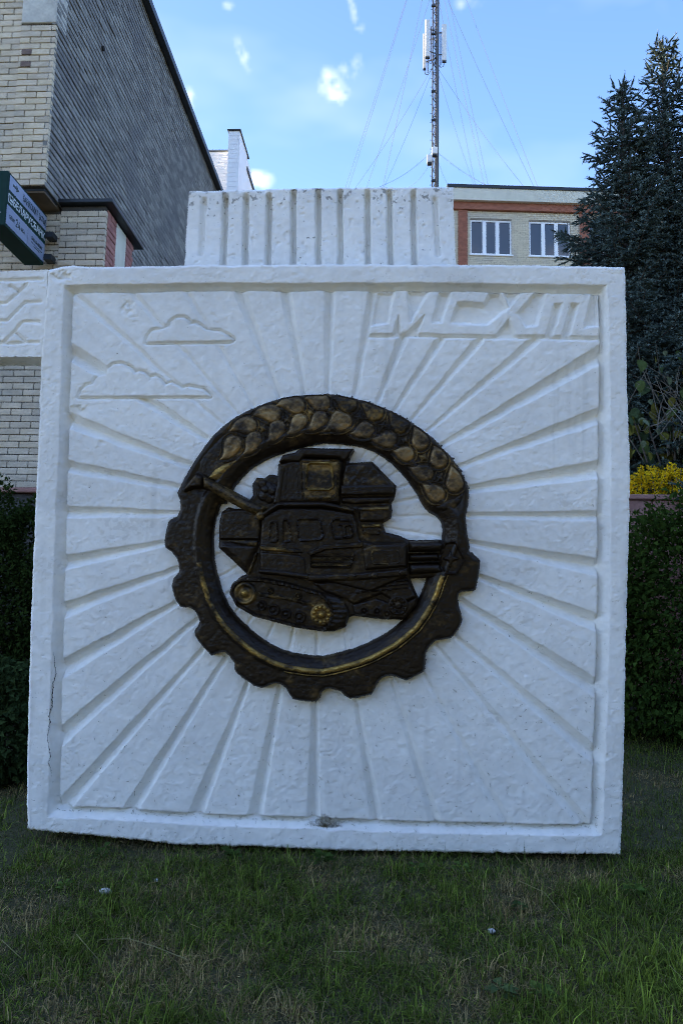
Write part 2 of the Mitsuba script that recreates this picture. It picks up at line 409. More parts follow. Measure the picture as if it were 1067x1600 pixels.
FIELD_OUT = [(100, 445), (300, 442), (520, 441), (700, 442), (948, 445), (953, 600), (955, 740), (952, 1000), (946, 1180), (941, 1306), (760, 1304), (600, 1300), (340, 1291), (75, 1277), (81, 1000), (88, 780), (95, 620)]
CL1 = np.array([(490, 377), (498, 345), (520, 318), (575, 310), (600, 297), (612, 298), (620, 270), (648, 251), (685, 250), (710, 265), (718, 285), (745, 277), (772, 293), (800, 312), (830, 318), (870, 320), (912, 340), (942, 364), (925, 371)]) / 3.334 + [80, 420]
CL2 = np.array([(138, 662), (152, 628), (178, 604), (212, 598), (220, 572), (245, 552), (277, 545), (290, 515), (320, 494), (355, 490), (395, 505), (420, 525), (425, 543), (450, 530), (480, 537), (500, 560), (505, 580), (515, 562), (535, 557), (562, 568), (588, 603), (620, 590), (655, 607), (680, 622), (708, 611), (740, 617), (790, 627), (822, 660)]) / 3.334 + [80, 420]
RC = [[(75, 58), (152, 58), (126, 196), (52, 204)], [(205, 58), (302, 58), (215, 198)], [(167, 160), (182, 247), (140, 245)], [(278, 160), (185, 248), (242, 250)],
      [(336, 64), (388, 64), (350, 196), (308, 196)], [(412, 106), (522, 110), (545, 64), (592, 66), (628, 132), (542, 202), (386, 196)], [(606, 64), (684, 64), (630, 132)],
      [(742, 66), (784, 66), (746, 206), (700, 212), (658, 154)], [(626, 178), (664, 252), (572, 252)], [(818, 110), (852, 110), (812, 258), (780, 256)], [(886, 112), (922, 112), (880, 260), (848, 258)],
      [(976, 64), (1012, 64), (1006, 206), (940, 216)]]
RC = [np.array(c) / 2.667 + [560, 430] for c in RC]
LETTER_BASE = [(578, 522.5), (660, 523), (760, 525), (842, 526), (936, 527.5)]
FIELD_W, GROOVE_W = -0.020, -0.072


def poly(px, w=0.0):
    return sg.Polygon(puv(px, w)).buffer(0)


def pdist(pg, u, v, margin):
    """Signed distance (inside positive) to a polygon's edge, within margin of its bounds."""
    out = np.full(u.shape, -9.0); x0, y0, x1, y1 = pg.bounds
    m = (u > x0 - margin) & (u < x1 + margin) & (v > y0 - margin) & (v < y1 + margin)
    pts = shapely.points(u[m], v[m])
    d = shapely.distance(pts, pg.boundary)
    out[m] = np.where(shapely.contains_xy(pg, u[m], v[m]), d, -d)
    return out


NU = 630
left = [(42, 1296), (40, 1228), (43, 1100), (45.5, 1000), (50, 880), (54.6, 790), (58, 700), (61, 620), (64, 557), (70, 480), (74, 421)]
right = [(970, 1337), (972, 1290), (975, 1180), (978, 1040), (981, 900), (984.5, 800), (985, 740), (984, 690), (980.5, 600), (979, 500), (977, 417)]
bottom = [(42, 1297), (150, 1308), (268, 1321), (400, 1325), (540, 1331), (760, 1335), (970, 1337.5)]
top = [(74, 420), (85, 417), (111, 413.5), (140, 416), (200, 415.5), (288, 413), (420, 412), (540, 411), (700, 412), (850, 413), (977, 415.5)]
u, v = coons(left, right, bottom, top, NU, NU, 0.0035)
uu, vv = warp(u, v, 0.0050, 9, 31)
uu, vv = warp(uu, vv, 0.0016, 40, 51)
p_in, p_out = poly(FIELD_IN), poly(FIELD_OUT)
d_in, d_out = pdist(p_in, uu, vv, 0.2), pdist(p_out, uu, vv, 0.2)
plate = np.full(u.shape, FIELD_W)
groove = np.zeros(u.shape); centre = puv((502, 806))
GA = []
for ox, oy, ix, iy, wo, wi, s in GR:
    a, b = puv((ox, oy)), puv((ix, iy))
    GA.append(math.atan2(*(b - centre)[::-1]))
    e = b + (centre - b) * 0.55                        # the groove goes on, narrower, inside the ring
    a2 = a - (b - a) / np.linalg.norm(b - a) * 0.03
    if oy in (526, 528, 529):
        a2 = a
    d, t = seg_d(uu, vv, a2, b)
    hw = (wo + (wi - wo) * t) * SC / 2
    depth = np.minimum(hw * 1.35, 0.056) * s
    groove = np.maximum(groove, depth * np.minimum(1.12 * np.clip(1 - d / hw, 0, 1), 1.0))
    d, t = seg_d(uu, vv, b, e)
    hw = (wi + (wi * 0.55 - wi) * t) * SC / 2
    groove = np.maximum(groove, hw * 0.8 * s * np.clip(1 - d / hw, 0, 1))
c1, c2 = poly(CL1), poly(CL2)
for c in (c1, c2):
    d = pdist(c, u, v, 0.1)
    inside = np.clip(d / 0.006 + 1, 0, 1)
    groove *= 1 - inside
    plate += 0.003 * np.clip(d / 0.004, 0, 1) * (d > -1)
    groove = np.maximum(groove, 0.020 * np.clip(1 - np.abs(d + 0.0080) / 0.0095, 0, 1))
lb = puv(LETTER_BASE)
for a, b in zip(lb[:-1], lb[1:]):
    d, _ = seg_d(uu, vv, a, b)
    groove = np.maximum(groove, 0.024 * np.clip(1 - d / 0.0135, 0, 1))
for c in RC:
    d = pdist(poly(c), uu, vv, 0.05)
    plate -= np.clip((d + 0.003) * 1.9, 0, 0.032) * (d > -1)
w_field = plate - groove
# the channel between frame and field
t_b = np.clip(d_out / np.maximum(d_out - np.minimum(d_in, 0), 1e-6), 0, 1)
w_bev = GROOVE_W * np.clip(d_out, 0, None) / np.maximum(np.clip(d_out, 0, None) - np.minimum(d_in, 0), 1e-6)
k_in = np.clip((d_in + 0.001) / 0.008, 0, 1)
w = np.where(d_in > -0.001, GROOVE_W * (1 - k_in) + w_field * k_in, w_bev)
w = np.where(d_out < 0, 0.0, w)
w = w + plaster(u, v) + 0.0018 * (meshkit.fbm(np.stack([u * 7, v * 7, u * 0 + 8], -1), 3, 77) - 0.5)
# rounded, chipped outer rim
rim = np.minimum.reduce([np.arange(NU)[None, :] + 0 * u, NU - 1 - np.arange(NU)[None, :] + 0 * u, np.arange(NU)[:, None] + 0 * u, NU - 1 - np.arange(NU)[:, None] + 0 * u])
w -= 0.010 * np.clip(1 - rim / 3.2, 0, 1) ** 2 * (0.5 + 1.2 * meshkit.fbm(np.stack([u * 14, v * 14, u * 0], -1), 3, 12))
# broken patches of paint and render
for px, py, r, dp in [(196, 477, 16, .012), (205, 487, 11, .010), (118, 640, 22, .012), (105, 650, 14, .012), (92, 427, 16, .016), (105, 432, 10, .014), (158, 690, 7, .01), (871, 668, 5, .008), (508, 1292, 14, .006)]:
    q = puv((px, py)); d = np.hypot(u - q[0], (v - q[1]) * 1.3) / (r * SC)
    nn = meshkit.fbm(np.stack([u * 45, v * 45, u * 0 + px], -1), 3, 5)
    w -= dp * np.clip(1.15 - d, 0, 1) * np.clip((nn - 0.42) * 8, 0, 1)
# which piece of the relief each cell belongs to
ang = np.arctan2(v - centre[1], u - centre[0])
order = np.argsort(GA); ga = np.array(GA)[order]
ray_id = np.searchsorted(ga, ang) % len(ga)
lm = np.where(d_in > 0, 1 + ray_id, 0)
names = {1 + k: "ray" for k in range(len(ga))}
lettering = sg.Polygon(puv([(578, 450), (941, 452), (938, 528), (576, 524), (590, 470)]))
lm = np.where(shapely.contains_xy(lettering, u, v) & (d_in > 0), 101, lm); names[101] = "lettering"
for k, c in ((102, c1), (103, c2)):
    lm = np.where(shapely.contains_xy(c, u, v), k, lm); names[k] = "cloud"
PANEL = grid_mesh(u, v, w, 0.24, MON, "panel", "white_paint", lm, names)

# beam with carved zigzag bands running off to the left
u, v = coons([(-300, 561), (-300, 424)], [(67, 556), (74, 421)], [(-300, 561), (0, 556), (67, 556)], [(-300, 424), (0, 423), (30, 421), (74, 419)], 190, 96, 0.003)
uu, vv = warp(u, v, 0.004, 14, 3)
g = np.zeros(u.shape)
ZZ = [[(-300, 440), (0, 437.5), (65, 435)], [(-300, 537), (0, 535.5), (60, 534)]]
for sh in (0, -150, -300):
    ZZ += [[(-55 + sh, 502), (-40 + sh, 473), (9 + sh, 473), (40 + sh, 444)], [(15 + sh, 446), (27 + sh, 455)], [(-60 + sh, 535), (-36 + sh, 502), (9 + sh, 501), (38 + sh, 472), (63 + sh, 471)],
           [(5 + sh, 534), (35 + sh, 502), (60 + sh, 502)], [(22 + sh, 518), (38 + sh, 533)]]
for line in ZZ:
    q = puv(line)
    for a, b in zip(q[:-1], q[1:]):
        d, _ = seg_d(uu, vv, a, b)
        g = np.maximum(g, 0.016 * np.clip(1 - d / 0.011, 0, 1))
grid_mesh(u, v, -0.006 - g + plaster(u, v), 0.22, MON, "side_beam", "white_paint")

# ribbed block behind the slab's upper edge
BW = -0.30
def buv(pts):
    return puv(pts, BW)
_puv = puv
puv = lambda pts, w=0.0: _puv(pts, BW if w == 0.0 else w)
u, v = coons([(285.5, 470), (289, 411), (292, 350), (296, 297)], [(714.5, 470), (712, 411), (710, 350), (708, 290)], [(285.5, 470), (714.5, 470)], [(296, 296), (400, 293), (500, 291), (600, 290), (708, 290)], 340, 130, 0.0042)
uu, vv = warp(u, v, 0.004, 15, 13)
g = np.zeros(u.shape)
for i, x in enumerate([319, 352, 384.5, 420, 458.5, 497.5, 531.5, 574, 608.5, 645.5, 680]):
    xb = x + (x - 505) * 0.028
    y0 = 309 if i in (0, 10) else 303 if i < 4 else 297
    a, b = puv((x, y0 + 3)), puv((xb, 396 if i in (0, 10) else 480))
    d, t = seg_d(uu, vv, a, b)
    depth = 0.055 if i not in (0, 10) else 0.024
    g = np.maximum(g, depth * np.clip((0.0175 - d) / 0.007, 0, 1))
rimk = np.clip(1 - (129 - np.arange(130))[:, None] / 4.0, 0, 1) ** 2 + 0 * u
w = BW - g + plaster(u, v, 1.0) - 0.02 * rimk * (0.4 + meshkit.fbm(np.stack([u * 16, v * 16, u * 0], -1), 3, 2))
pit = meshkit.fbm(np.stack([u * 30, v * 30, u * 0 + 6], -1), 2, 44)
w -= 0.006 * np.clip((pit - 0.74) * 14, 0, 1)
grid_mesh(u, v, w, 0.30, MON, "ribbed_block", "worn_white_paint")
puv = _puv
for xx in (-1.2, 0.6):
    obj("foot", box([xx - 0.16, 4.30, 0.2], [xx + 0.16, 4.52, 0.62]), "concrete_dark", MON)

# crack in the left channel, dark paint splash round the emblem
CR = np.array([(90, 60), (92, 130), (96, 170), (86, 230), (83, 290), (82, 345), (70, 385), (76, 420), (62, 500), (72, 570), (76, 600), (68, 632), (76, 680), (79, 740)]) / 3.334 + [60, 1000]
q = curve(CR, 120, -0.03); rg = np.random.default_rng(2)
q[:, 0] += 0.0012 * rg.normal(size=120); wd = (0.0008 + 0.0013 * rg.random(120)) * np.sin(np.linspace(0.15, np.pi - 0.1, 120))
uvs = np.vstack([q - np.c_[wd, 0 * wd], q + np.c_[wd, 0 * wd]])
dd = pdist(p_out, uvs[:, 0], uvs[:, 1], 0.3); di = pdist(p_in, uvs[:, 0], uvs[:, 1], 0.3)
ww = np.where(di > 0, FIELD_W, GROOVE_W * np.clip(dd, 0, 1) / np.maximum(np.clip(dd, 0, 1) - np.minimum(di, 0), 1e-6)) + 0.006
i = np.arange(119)
obj("crack", (world(uvs[:, 0], uvs[:, 1], ww), np.vstack([np.stack([i, i + 1, i + 121], 1), np.stack([i, i + 121, i + 120], 1)])), "crack_dark", PANEL, label="long dark crack running down the frame")


def relief(name, pg, w0, top_fn, m, parent, res=0.008, base=None, rough=0.0012, ragged=0.0, seed=1, smooth_=True, label=None):
    """A raised piece: polygon pg (shapely, slab coordinates), its face at w0 + top_fn(distance to the edge, u, v), walls down to base."""
    pts, meshes = [], []
    V, Fc, off = [], [], 0
    for g in getattr(pg, "geoms", [pg]):
        if g.area < 1e-6:
            continue
        rings = []
        for r in [g.exterior, *g.interiors]:
            n = max(8, int(r.length / (res * 0.6)))
            q = np.array([r.interpolate(k / n, normalized=True).coords[0] for k in range(n)])
            if ragged:
                p = np.stack([q[:, 0] * 60, q[:, 1] * 60, q[:, 0] * 0 + seed], 1)
                q = q + ragged * (np.stack([meshkit.fbm(p, 3, seed), meshkit.fbm(p + 50, 3, seed)], 1) - 0.5) * 2
            rings.append(q)
        gg = sg.Polygon(rings[0], rings[1:]).buffer(0)
        if gg.is_empty:
            continue
        x0, y0, x1, y1 = gg.bounds
        a, b = np.meshgrid(np.arange(x0, x1, res), np.arange(y0, y1, res * 0.87))
        a = a + (np.arange(a.shape[0]) % 2)[:, None] * res / 2
        inn = gg.buffer(-res * 0.35)
        k = shapely.contains_xy(inn, a, b)
        P = np.vstack([*rings, np.stack([a[k], b[k]], 1)])
        tri = Delaunay(P).simplices
        ce = P[tri].mean(1)
        tri = tri[shapely.contains_xy(gg, ce[:, 0], ce[:, 1])]
        d = shapely.distance(shapely.points(P), gg.boundary)
        nb = sum(map(len, rings)); d[:nb] = 0
        nz = np.stack([P[:, 0] * 60, P[:, 1] * 60, P[:, 0] * 0 + seed], 1)
        h = w0 + top_fn(d, P[:, 0], P[:, 1]) + rough * 2 * (meshkit.fbm(nz, 3, seed) - 0.5)
        e1, e2 = P[tri[:, 1]] - P[tri[:, 0]], P[tri[:, 2]] - P[tri[:, 0]]
        neg = e1[:, 0] * e2[:, 1] - e1[:, 1] * e2[:, 0] < 0
        tri[neg] = tri[neg][:, ::-1]
        V.append(np.c_[P, h]); Fc.append(tri + off); off += len(P)
        if base is not None:
            s = 0
            for r in rings:
                n = len(r); j = np.arange(n); jn = (j + 1) % n
                V.append(np.vstack([np.c_[r, h[s:s + n]], np.c_[r, np.full(n, base)]]))
                Fc.append(np.vstack([np.stack([j, j + n, jn + n], 1), np.stack([j, jn + n, jn], 1)]) + off); off += 2 * n
                s += n
    V, Fc = np.vstack(V), np.vstack(Fc)
    W = world(V[:, 0], V[:, 1], V[:, 2])
    return obj(name, (W, Fc), m, parent, smooth_=smooth_, label=label)


def flat(h, b):
    return lambda d, u, v: h * np.clip(d / b, 0, 1) ** 0.75


def pillow(h, b):
    return lambda d, u, v: h * np.sqrt(np.clip(1 - (1 - np.clip(d / b, 0, 1)) ** 2, 0, 1))


def pan(rim_w, rim_h, floor):
    """A window or hatch: a raised rounded rim round a sunk middle."""
    return lambda d, u, v: np.where(d < rim_w, rim_h * np.sin(np.clip(d / rim_w, 0, 1) * np.pi) ** 0.6, 0) + floor * np.clip((d - rim_w) / (rim_w * 0.7), 0, 1)


WE = 0.045
Z3 = lambda p: np.array(p) / 4.104 + [250, 850]
Z4 = lambda p: np.array(p) / 4.104 + [500, 850]
ZL = lambda p: np.array(p) / 3.334 + [80, 700]
Z1 = lambda p: np.array(p) / 4.104 + [270, 610]
Z2 = lambda p: np.array(p) / 4.104 + [510, 600]
OUT = np.vstack([
    Z1([(30, 640), (60, 575), (100, 500), (150, 420), (200, 350), (250, 285), (320, 220), (400, 165), (470, 125), (550, 92), (620, 64), (700, 42), (780, 28), (850, 22), (960, 20)]),
    Z2([(0, 55), (80, 65), (150, 80), (250, 103), (340, 135), (430, 175), (520, 225), (590, 270), (650, 315), (700, 355), (740, 402), (800, 460), (850, 530), (885, 595), (915, 660), (917, 720), (908, 790), (895, 850), (905, 950), (920, 1040)]),
    Z4([(960, 45), (975, 62), (1010, 85), (1027, 105), (1027, 150), (1010, 260), (998, 298), (960, 305), (915, 306), (893, 322), (887, 350), (892, 400), (905, 435), (915, 490), (900, 535), (870, 580), (845, 608), (790, 618), (740, 624), (715, 650), (690, 680), (676, 720), (676, 780), (668, 822),
        (620, 850), (555, 883), (510, 868), (485, 855), (435, 851), (400, 865), (372, 890), (355, 930), (328, 972), (260, 988), (190, 1000), (160, 980), (130, 952), (60, 932)]),
    Z3([(1060, 935), (1035, 958), (1018, 995), (1000, 1019), (930, 1016), (850, 1003), (825, 970), (805, 930), (770, 905), (735, 898), (700, 910), (650, 932), (600, 915), (540, 875), (490, 838), (472, 810), (474, 770), (440, 725), (410, 694), (365, 705), (322, 720), (265, 660), (217, 592), (216, 560), (240, 525), (247, 500), (238, 466), (215, 430), (185, 411), (122, 406), (88, 350), (68, 270)]),
    ZL([(622, 720), (632, 680), (655, 655), (662, 640), (660, 610), (648, 572), (622, 541), (590, 522), (584, 480), (592, 430), (604, 385), (620, 370), (650, 357), (668, 320), (666, 272), (650, 232)])])
HOLE = np.vstack([
    ZL([(885, 290), (866, 340), (850, 400), (845, 460), (845, 520), (850, 590), (870, 680), (895, 760)]),
    Z3([(440, 395), (495, 470), (560, 533), (630, 592), (700, 640), (775, 675), (850, 700), (950, 715), (1040, 721)]),
    Z4([(20, 720), (80, 708), (150, 690), (225, 668), (300, 640), (365, 605), (430, 570), (490, 522), (550, 470), (600, 400), (640, 330), (663, 275), (680, 220)]),
    Z2([(740, 1000), (744, 940), (735, 885), (700, 845), (660, 825), (630, 800), (608, 765), (590, 722), (555, 670), (520, 620), (470, 562), (420, 510), (362, 468), (300, 432), (240, 410), (180, 396), (90, 384), (0, 380)]),
    Z1([(970, 338), (850, 360), (750, 388), (650, 422), (570, 460), (500, 505), (440, 565), (400, 612), (365, 680), (340, 730)])])
pg_out, pg_hole = sg.Polygon(_puv(OUT, WE)).buffer(0), sg.Polygon(_puv(HOLE, 0.0)).buffer(0)
ring = pg_out.difference(pg_hole)
hole_line, out_line = pg_hole.exterior, pg_out.exterior
px2m = SC
RB = FIELD_W - 0.012


def wreath_zone(u, v):
    c = _puv((512, 858)); a = np.arctan2(v - c[1], u - c[0])
    return np.clip((a - 0.28) / 0.1, 0, 1) * np.clip((2.75 - a) / 0.08, 0, 1)


def ring_top(d, u, v):
    p = shapely.points(u, v)
    dh, do = shapely.distance(p, hole_line) / px2m, shapely.distance(p, out_line) / px2m
    z = wreath_zone(u, v)
    gear = np.interp(dh, [0, 2, 12, 15, 20, 24, 26.5, 29, 34, 200], [-0.055, -0.030, -0.004, -0.002, 0.010, 0.013, 0.006, -0.001, 0.0, -0.004])
    wr = np.interp(dh, [0, 2, 14, 22, 26, 30, 200], [-0.055, -0.035, -0.006, 0.004, 0.002, -0.010, -0.010]) + np.interp(do, [0, 6, 9, 12], [0.004, 0.006, 0.004, 0.0])
    h = gear * (1 - z) + wr * z
    return h - np.interp(do, [0, 2.2, 6], [0.022, 0.006, 0.0])


# splashes of the emblem's black paint on the white slab: an irregular coat round the casting
GEAR = relief("emblem_ring", ring, WE, ring_top, "dark_bronze", MON, 0.0075, RB, 0.0022, 0.0025, 3, smooth_=50, label="dark bronze ring, toothed like a gear below and bearing a wheat ear above")
rim_poly = pg_out.boundary.buffer(4.4 * px2m).difference(pg_out.buffer(-3 * px2m))
rg = np.random.default_rng(8); tri_v, tri_f = [], []
bl = out_line
for k in range(1500):
    s = rg.random(); q = np.array(bl.interpolate(s, normalized=True).coords[0]); q2 = np.array(bl.interpolate((s + 0.001) % 1, normalized=True).coords[0])
    t = (q2 - q) / (np.linalg.norm(q2 - q) + 1e-9); nrm = np.array([t[1], -t[0]])
    if shapely.contains_xy(pg_out, *(q + nrm * 0.01)):
        nrm = -nrm
    upper = 1.0 if q[1] > centre[1] - 0.05 else 0.45
    if rg.random() > 0.35 + 0.65 * upper:
        continue
    L = rg.gamma(2.5, 0.0009) * (0.6 + upper) * (0.5 + 1.0 * meshkit.fbm(np.array([q[0] * 9, q[1] * 9, 1.0]), 2, 6)); b = rg.uniform(0.0025, 0.006)
    o = q + t * rg.normal() * 0.004 - nrm * 0.012
    tip = q + nrm * L + t * rg.normal() * 0.006
    i = len(tri_v); z0 = FIELD_W + 0.006
    tri_v += [(*(o - t * b), z0), (*(o + t * b), z0), (*(tip + t * b * 0.9), z0), (*(tip - t * b * 0.9), z0)]
    tri_f += [(i, i + 1, i + 2), (i, i + 2, i + 3)]
tv = np.array(tri_v)
obj("paint_smear", (world(tv[:, 0], tv[:, 1], tv[:, 2]), np.array(tri_f)), "black_overspray", PANEL, kind="stuff", label="black paint smeared on the white slab round the emblem")
# gold brushed along the inner rib of the gear
c0 = _puv((512, 858))
hb = [np.array(hole_line.interpolate(k / 700, normalized=True).coords[0]) for k in range(700)]
rib = pg_hole.buffer(25.5 * px2m).difference(pg_hole.buffer(17 * px2m))
sector = sg.Polygon(_puv([(512, 858), (290, 880), (250, 1120), (760, 1120), (760, 896), (690, 898)], 0.0))
RIBP = relief("gold_rib", rib.intersection(sector), WE + 0.006, pillow(0.010, 5 * px2m), "gold_paint", GEAR, 0.006, WE - 0.01, 0.0018, 0.0, 5, label="worn gold rib along the inside of the gear")
line = pg_hole.buffer(28.6 * px2m).difference(pg_hole.buffer(27.0 * px2m)).intersection(sg.Polygon(_puv([(512, 858), (420, 1120), (760, 1120), (760, 896), (690, 898)], 0.0)))
relief("gold_line", line, WE + 0.008, flat(0.004, 0.002), "gold_paint", GEAR, 0.004, WE - 0.01, 0.0006, 0.0, 6)

EAR = relief("wheat_ear", pg_hole.buffer(66 * px2m).difference(pg_hole.buffer(27 * px2m)).intersection(pg_out.buffer(-9 * px2m)).intersection(sg.Polygon(_puv([(505, 850), (318, 742), (290, 600), (505, 560), (760, 600), (735, 770), (690, 800)], 0.0))),
             WE - 0.008, flat(0.004, 0.006), "dark_bronze", MON, 0.008, WE - 0.03, 0.002, 0.0, 9, label="bronze wheat ear curving over the top of the ring")


def drop(head, tail, r, bend=0.0):
    h, t = np.array(head, float), np.array(tail, float)
    d = t - h; nrm = np.array([d[1], -d[0]])
    cs = []
    for k in np.linspace(0, 1, 12):
        c = h + d * k + nrm * bend * math.sin(k * math.pi)
        cs.append(sg.Point(*_puv(c, WE)).buffer(max(r * 1.2 * (1 - k ** 1.3), 0.7) * px2m, 12))
    return unary_union([unary_union([a, b]).convex_hull for a, b in zip(cs[:-1], cs[1:])])


g1 = [((386, 345), (300, 445), 50, .12), ((520, 315), (440, 415), 46, .12), ((672, 240), (592, 335), 46, .12), ((812, 196), (715, 285), 44, .12), ((945, 178), (835, 258), 44, .12), ((1062, 175), (950, 262), 42, .12),
      ((478, 225), (365, 262), 50, -.1), ((640, 150), (505, 168), 50, -.12), ((790, 98), (655, 100), 48, -.12), ((952, 82), (838, 52), 48, -.1)]
g2 = [((112, 238), (5, 290), 46, .1), ((252, 293), (150, 315), 46, .08), ((400, 355), (285, 350), 46, .05), ((512, 450), (425, 425), 44, 0), ((632, 570), (535, 535), 46, 0), ((706, 705), (615, 640), 46, 0),
      ((140, 132), (40, 90), 48, -.06), ((308, 182), (222, 122), 48, -.06), ((470, 260), (400, 185), 48, -.06), ((602, 372), (560, 275), 46, -.06), ((720, 490), (688, 395), 46, -.04), ((822, 640), (796, 520), 46, -.04)]
for k, (z, gl) in enumerate(((Z1, g1), (Z2, g2))):
    for h, t, r, b in gl:
        pgd = drop(z([h])[0], z([t])[0], r / 4.104, b)
        clip_ = pg_out.buffer(-3.5 * px2m); pgd = pgd.intersection(clip_)
        relief("channel", pgd.buffer(2.4 * px2m), WE - 0.0035, lambda d, u, v: 0.0 * d, "dark_bronze", EAR, 0.006, WE - 0.02, 0.0005)
        rim = pgd.buffer(4.6 * px2m).intersection(clip_).difference(pgd.buffer(2.5 * px2m)).difference(sg.Point(*_puv(z([t])[0], WE)).buffer(5 * px2m))
        relief("rim", rim, WE - 0.004, pillow(0.010, 1.2 * px2m), "brushed_bronze", EAR, 0.004, WE - 0.02, 0.0006)
        relief("grain", pgd, WE - 0.004, pillow(0.0105, 6 * px2m), "grain_bronze" if r < 48 or k == 0 else "brushed_bronze", EAR, 0.0055, WE - 0.02, 0.0010, 0.0, len(USED))


def star(c, r, z, rot=0.6):
    pts = [(c[0] + (r if k % 2 == 0 else r * 0.42) * math.cos(rot + k * math.pi / 4), c[1] + (r if k % 2 == 0 else r * 0.42) * math.sin(rot + k * math.pi / 4)) for k in range(8)]
    return sg.Polygon(_puv(z(pts), WE)).buffer(0)


for z, cs in ((Z1, [(578, 243), (728, 190), (884, 140), (1012, 128)]), (Z2, [(45, 182), (208, 215), (362, 266), (500, 362), (620, 472), (725, 602)])):
    for c in cs:
        relief("husk", star(c, 46, z, 0.15 + c[0] * 0.0005), WE - 0.006, pillow(0.012, 6 * px2m), "brushed_bronze", EAR, 0.006, WE - 0.02, 0.0012)
relief("husk", sg.Polygon(_puv(Z1([(425, 430), (330, 470), (265, 510), (225, 560), (300, 580), (360, 510), (410, 470)]), WE)), WE - 0.006, pillow(0.014, 10 * px2m), "gold_paint", EAR, 0.006, WE - 0.02, 0.002)
relief("husk", sg.Polygon(_puv(Z2([(700, 790), (760, 745), (820, 730), (880, 690), (860, 760), (815, 810), (750, 815)]), WE)), WE - 0.006, pillow(0.012, 8 * px2m), "dark_bronze", EAR, 0.006, WE - 0.02, 0.002)

# ---- the harvester
ZH = lambda p: np.array(p, float) / 2.3196 + [320, 670]


def hp(p, w=WE):
    return sg.Polygon(_puv(ZH(p), w)).buffer(0)


def hround(p, r, w=WE):
    g = hp(p, w)
    return g.buffer(-r * px2m).buffer(r * px2m)


def circ(c, r, w=WE):
    return sg.Point(*_puv(ZH(c), w)).buffer(r / 2.3196 * px2m, 20)


SIL = [(50, 335), (60, 300), (85, 283), (130, 300), (172, 240), (170, 200), (185, 176), (215, 178), (232, 164), (262, 168), (272, 120), (285, 95), (330, 86), (350, 69), (540, 73), (528, 100), (520, 122), (608, 118), (695, 207), (690, 245), (676, 272), (680, 295), (675, 325), (645, 342), (655, 375), (700, 385), (740, 404),
       (760, 404), (850, 402), (940, 440), (945, 490), (915, 535), (745, 545), (775, 615), (768, 640), (720, 694), (640, 692), (540, 680), (524, 684), (510, 722), (470, 736), (430, 737), (330, 722), (180, 682), (110, 642), (90, 602), (98, 560), (130, 535), (150, 527), (48, 430)]
HV = relief("harvester", hp(SIL), WE - 0.020, flat(0.012, 0.006), "dark_bronze", MON, 0.0085, RB, 0.002, 0.0022, 21, smooth_=50, label="black bronze relief of a tracked crop harvester seen three-quarter from the side")
W1 = WE - 0.010


def hpart(name, pg, w0, fn, m="dark_bronze", res=0.007, rough=0.0015, **kw):
    return relief(name, pg, w0, fn, m, HV, res, WE - 0.035, rough, 0.0, len(USED) % 97, smooth_=45, **kw)


hpart("header_box", hp([(60, 302), (100, 290), (160, 288), (208, 312), (203, 405), (52, 403), (52, 340)]), W1, flat(0.024, 0.010))
hpart("header_skirt", hp([(50, 432), (60, 408), (203, 408), (196, 440), (152, 523)]), W1, lambda d, u, v: 0.018 * np.clip(d / 0.03, 0, 1))
hpart("header_lip", hp([(80, 404), (198, 402), (190, 428), (140, 424)]), W1 + 0.010, pillow(0.013, 0.010), "brushed_bronze")
rg = np.random.default_rng(4)
for k in range(9):
    c = (rg.uniform(186, 252), rg.uniform(185, 255))
    hpart("engine_lump", circ(c, rg.uniform(14, 24)), W1, pillow(rg.uniform(0.012, 0.026), 0.03), rough=0.004)
hpart("cab", hp([(268, 125), (345, 100), (505, 110), (498, 180), (492, 275), (248, 275), (264, 200)]), W1, flat(0.036, 0.014))
hpart("cab_roof", hp([(270, 122), (285, 96), (330, 87), (350, 70), (540, 74), (522, 108), (505, 122), (490, 108), (365, 103), (345, 124)]), W1 + 0.030, flat(0.020, 0.008))
hpart("cab_pillar", hp([(268, 128), (296, 140), (276, 272), (248, 275), (264, 200)]), W1 + 0.030, flat(0.012, 0.006))
hpart("cab_side_window", hround([(300, 140), (338, 132), (345, 258), (290, 262)], 5), W1 + 0.032, pan(0.006, 0.010, -0.004))
hpart("cab_door", hround([(345, 115), (490, 112), (486, 240), (460, 262), (352, 262)], 4), W1 + 0.033, pan(0.009, 0.012, 0.004), "brushed_bronze")
hpart("cab_window", hround([(370, 122), (466, 122), (471, 215), (455, 226), (372, 226), (364, 205)], 9), W1 + 0.040, pan(0.010, 0.013, -0.005), "gold_paint", 0.0055, label="cab window painted gold")
hpart("cab_step", hround([(372, 240), (458, 238), (464, 258), (376, 260)], 3), W1 + 0.036, pillow(0.012, 0.008), "brushed_bronze")
hpart("grain_tank", hp([(505, 125), (608, 120), (688, 206), (684, 236), (496, 242), (494, 180)]), W1, lambda d, u, v: 0.030 * np.clip(d / 0.012, 0, 1), rough=0.0045)
hpart("tank_band", hp([(494, 206), (682, 204), (686, 238), (494, 241)]), W1 + 0.030, flat(0.007, 0.004))
hpart("tank_side", hp([(494, 246), (688, 244), (668, 268), (546, 274), (494, 270)]), W1, flat(0.022, 0.006))
hpart("tank_base", hp([(552, 278), (655, 275), (680, 292), (674, 322), (642, 340), (560, 338)]), W1, flat(0.020, 0.010))
hpart("tank_strap", hp([(555, 285), (668, 282), (668, 296), (558, 300)]), W1 + 0.018, flat(0.009, 0.004), "brushed_bronze")
hpart("side_lamp", hround([(566, 347), (640, 345), (634, 386), (572, 386)], 3), W1 + 0.004, pan(0.006, 0.012, 0.006))
hpart("lamp_edge", hround([(566, 347), (636, 345), (634, 356), (572, 358)], 2), W1 + 0.014, pillow(0.008, 0.005), "gold_paint", 0.005)
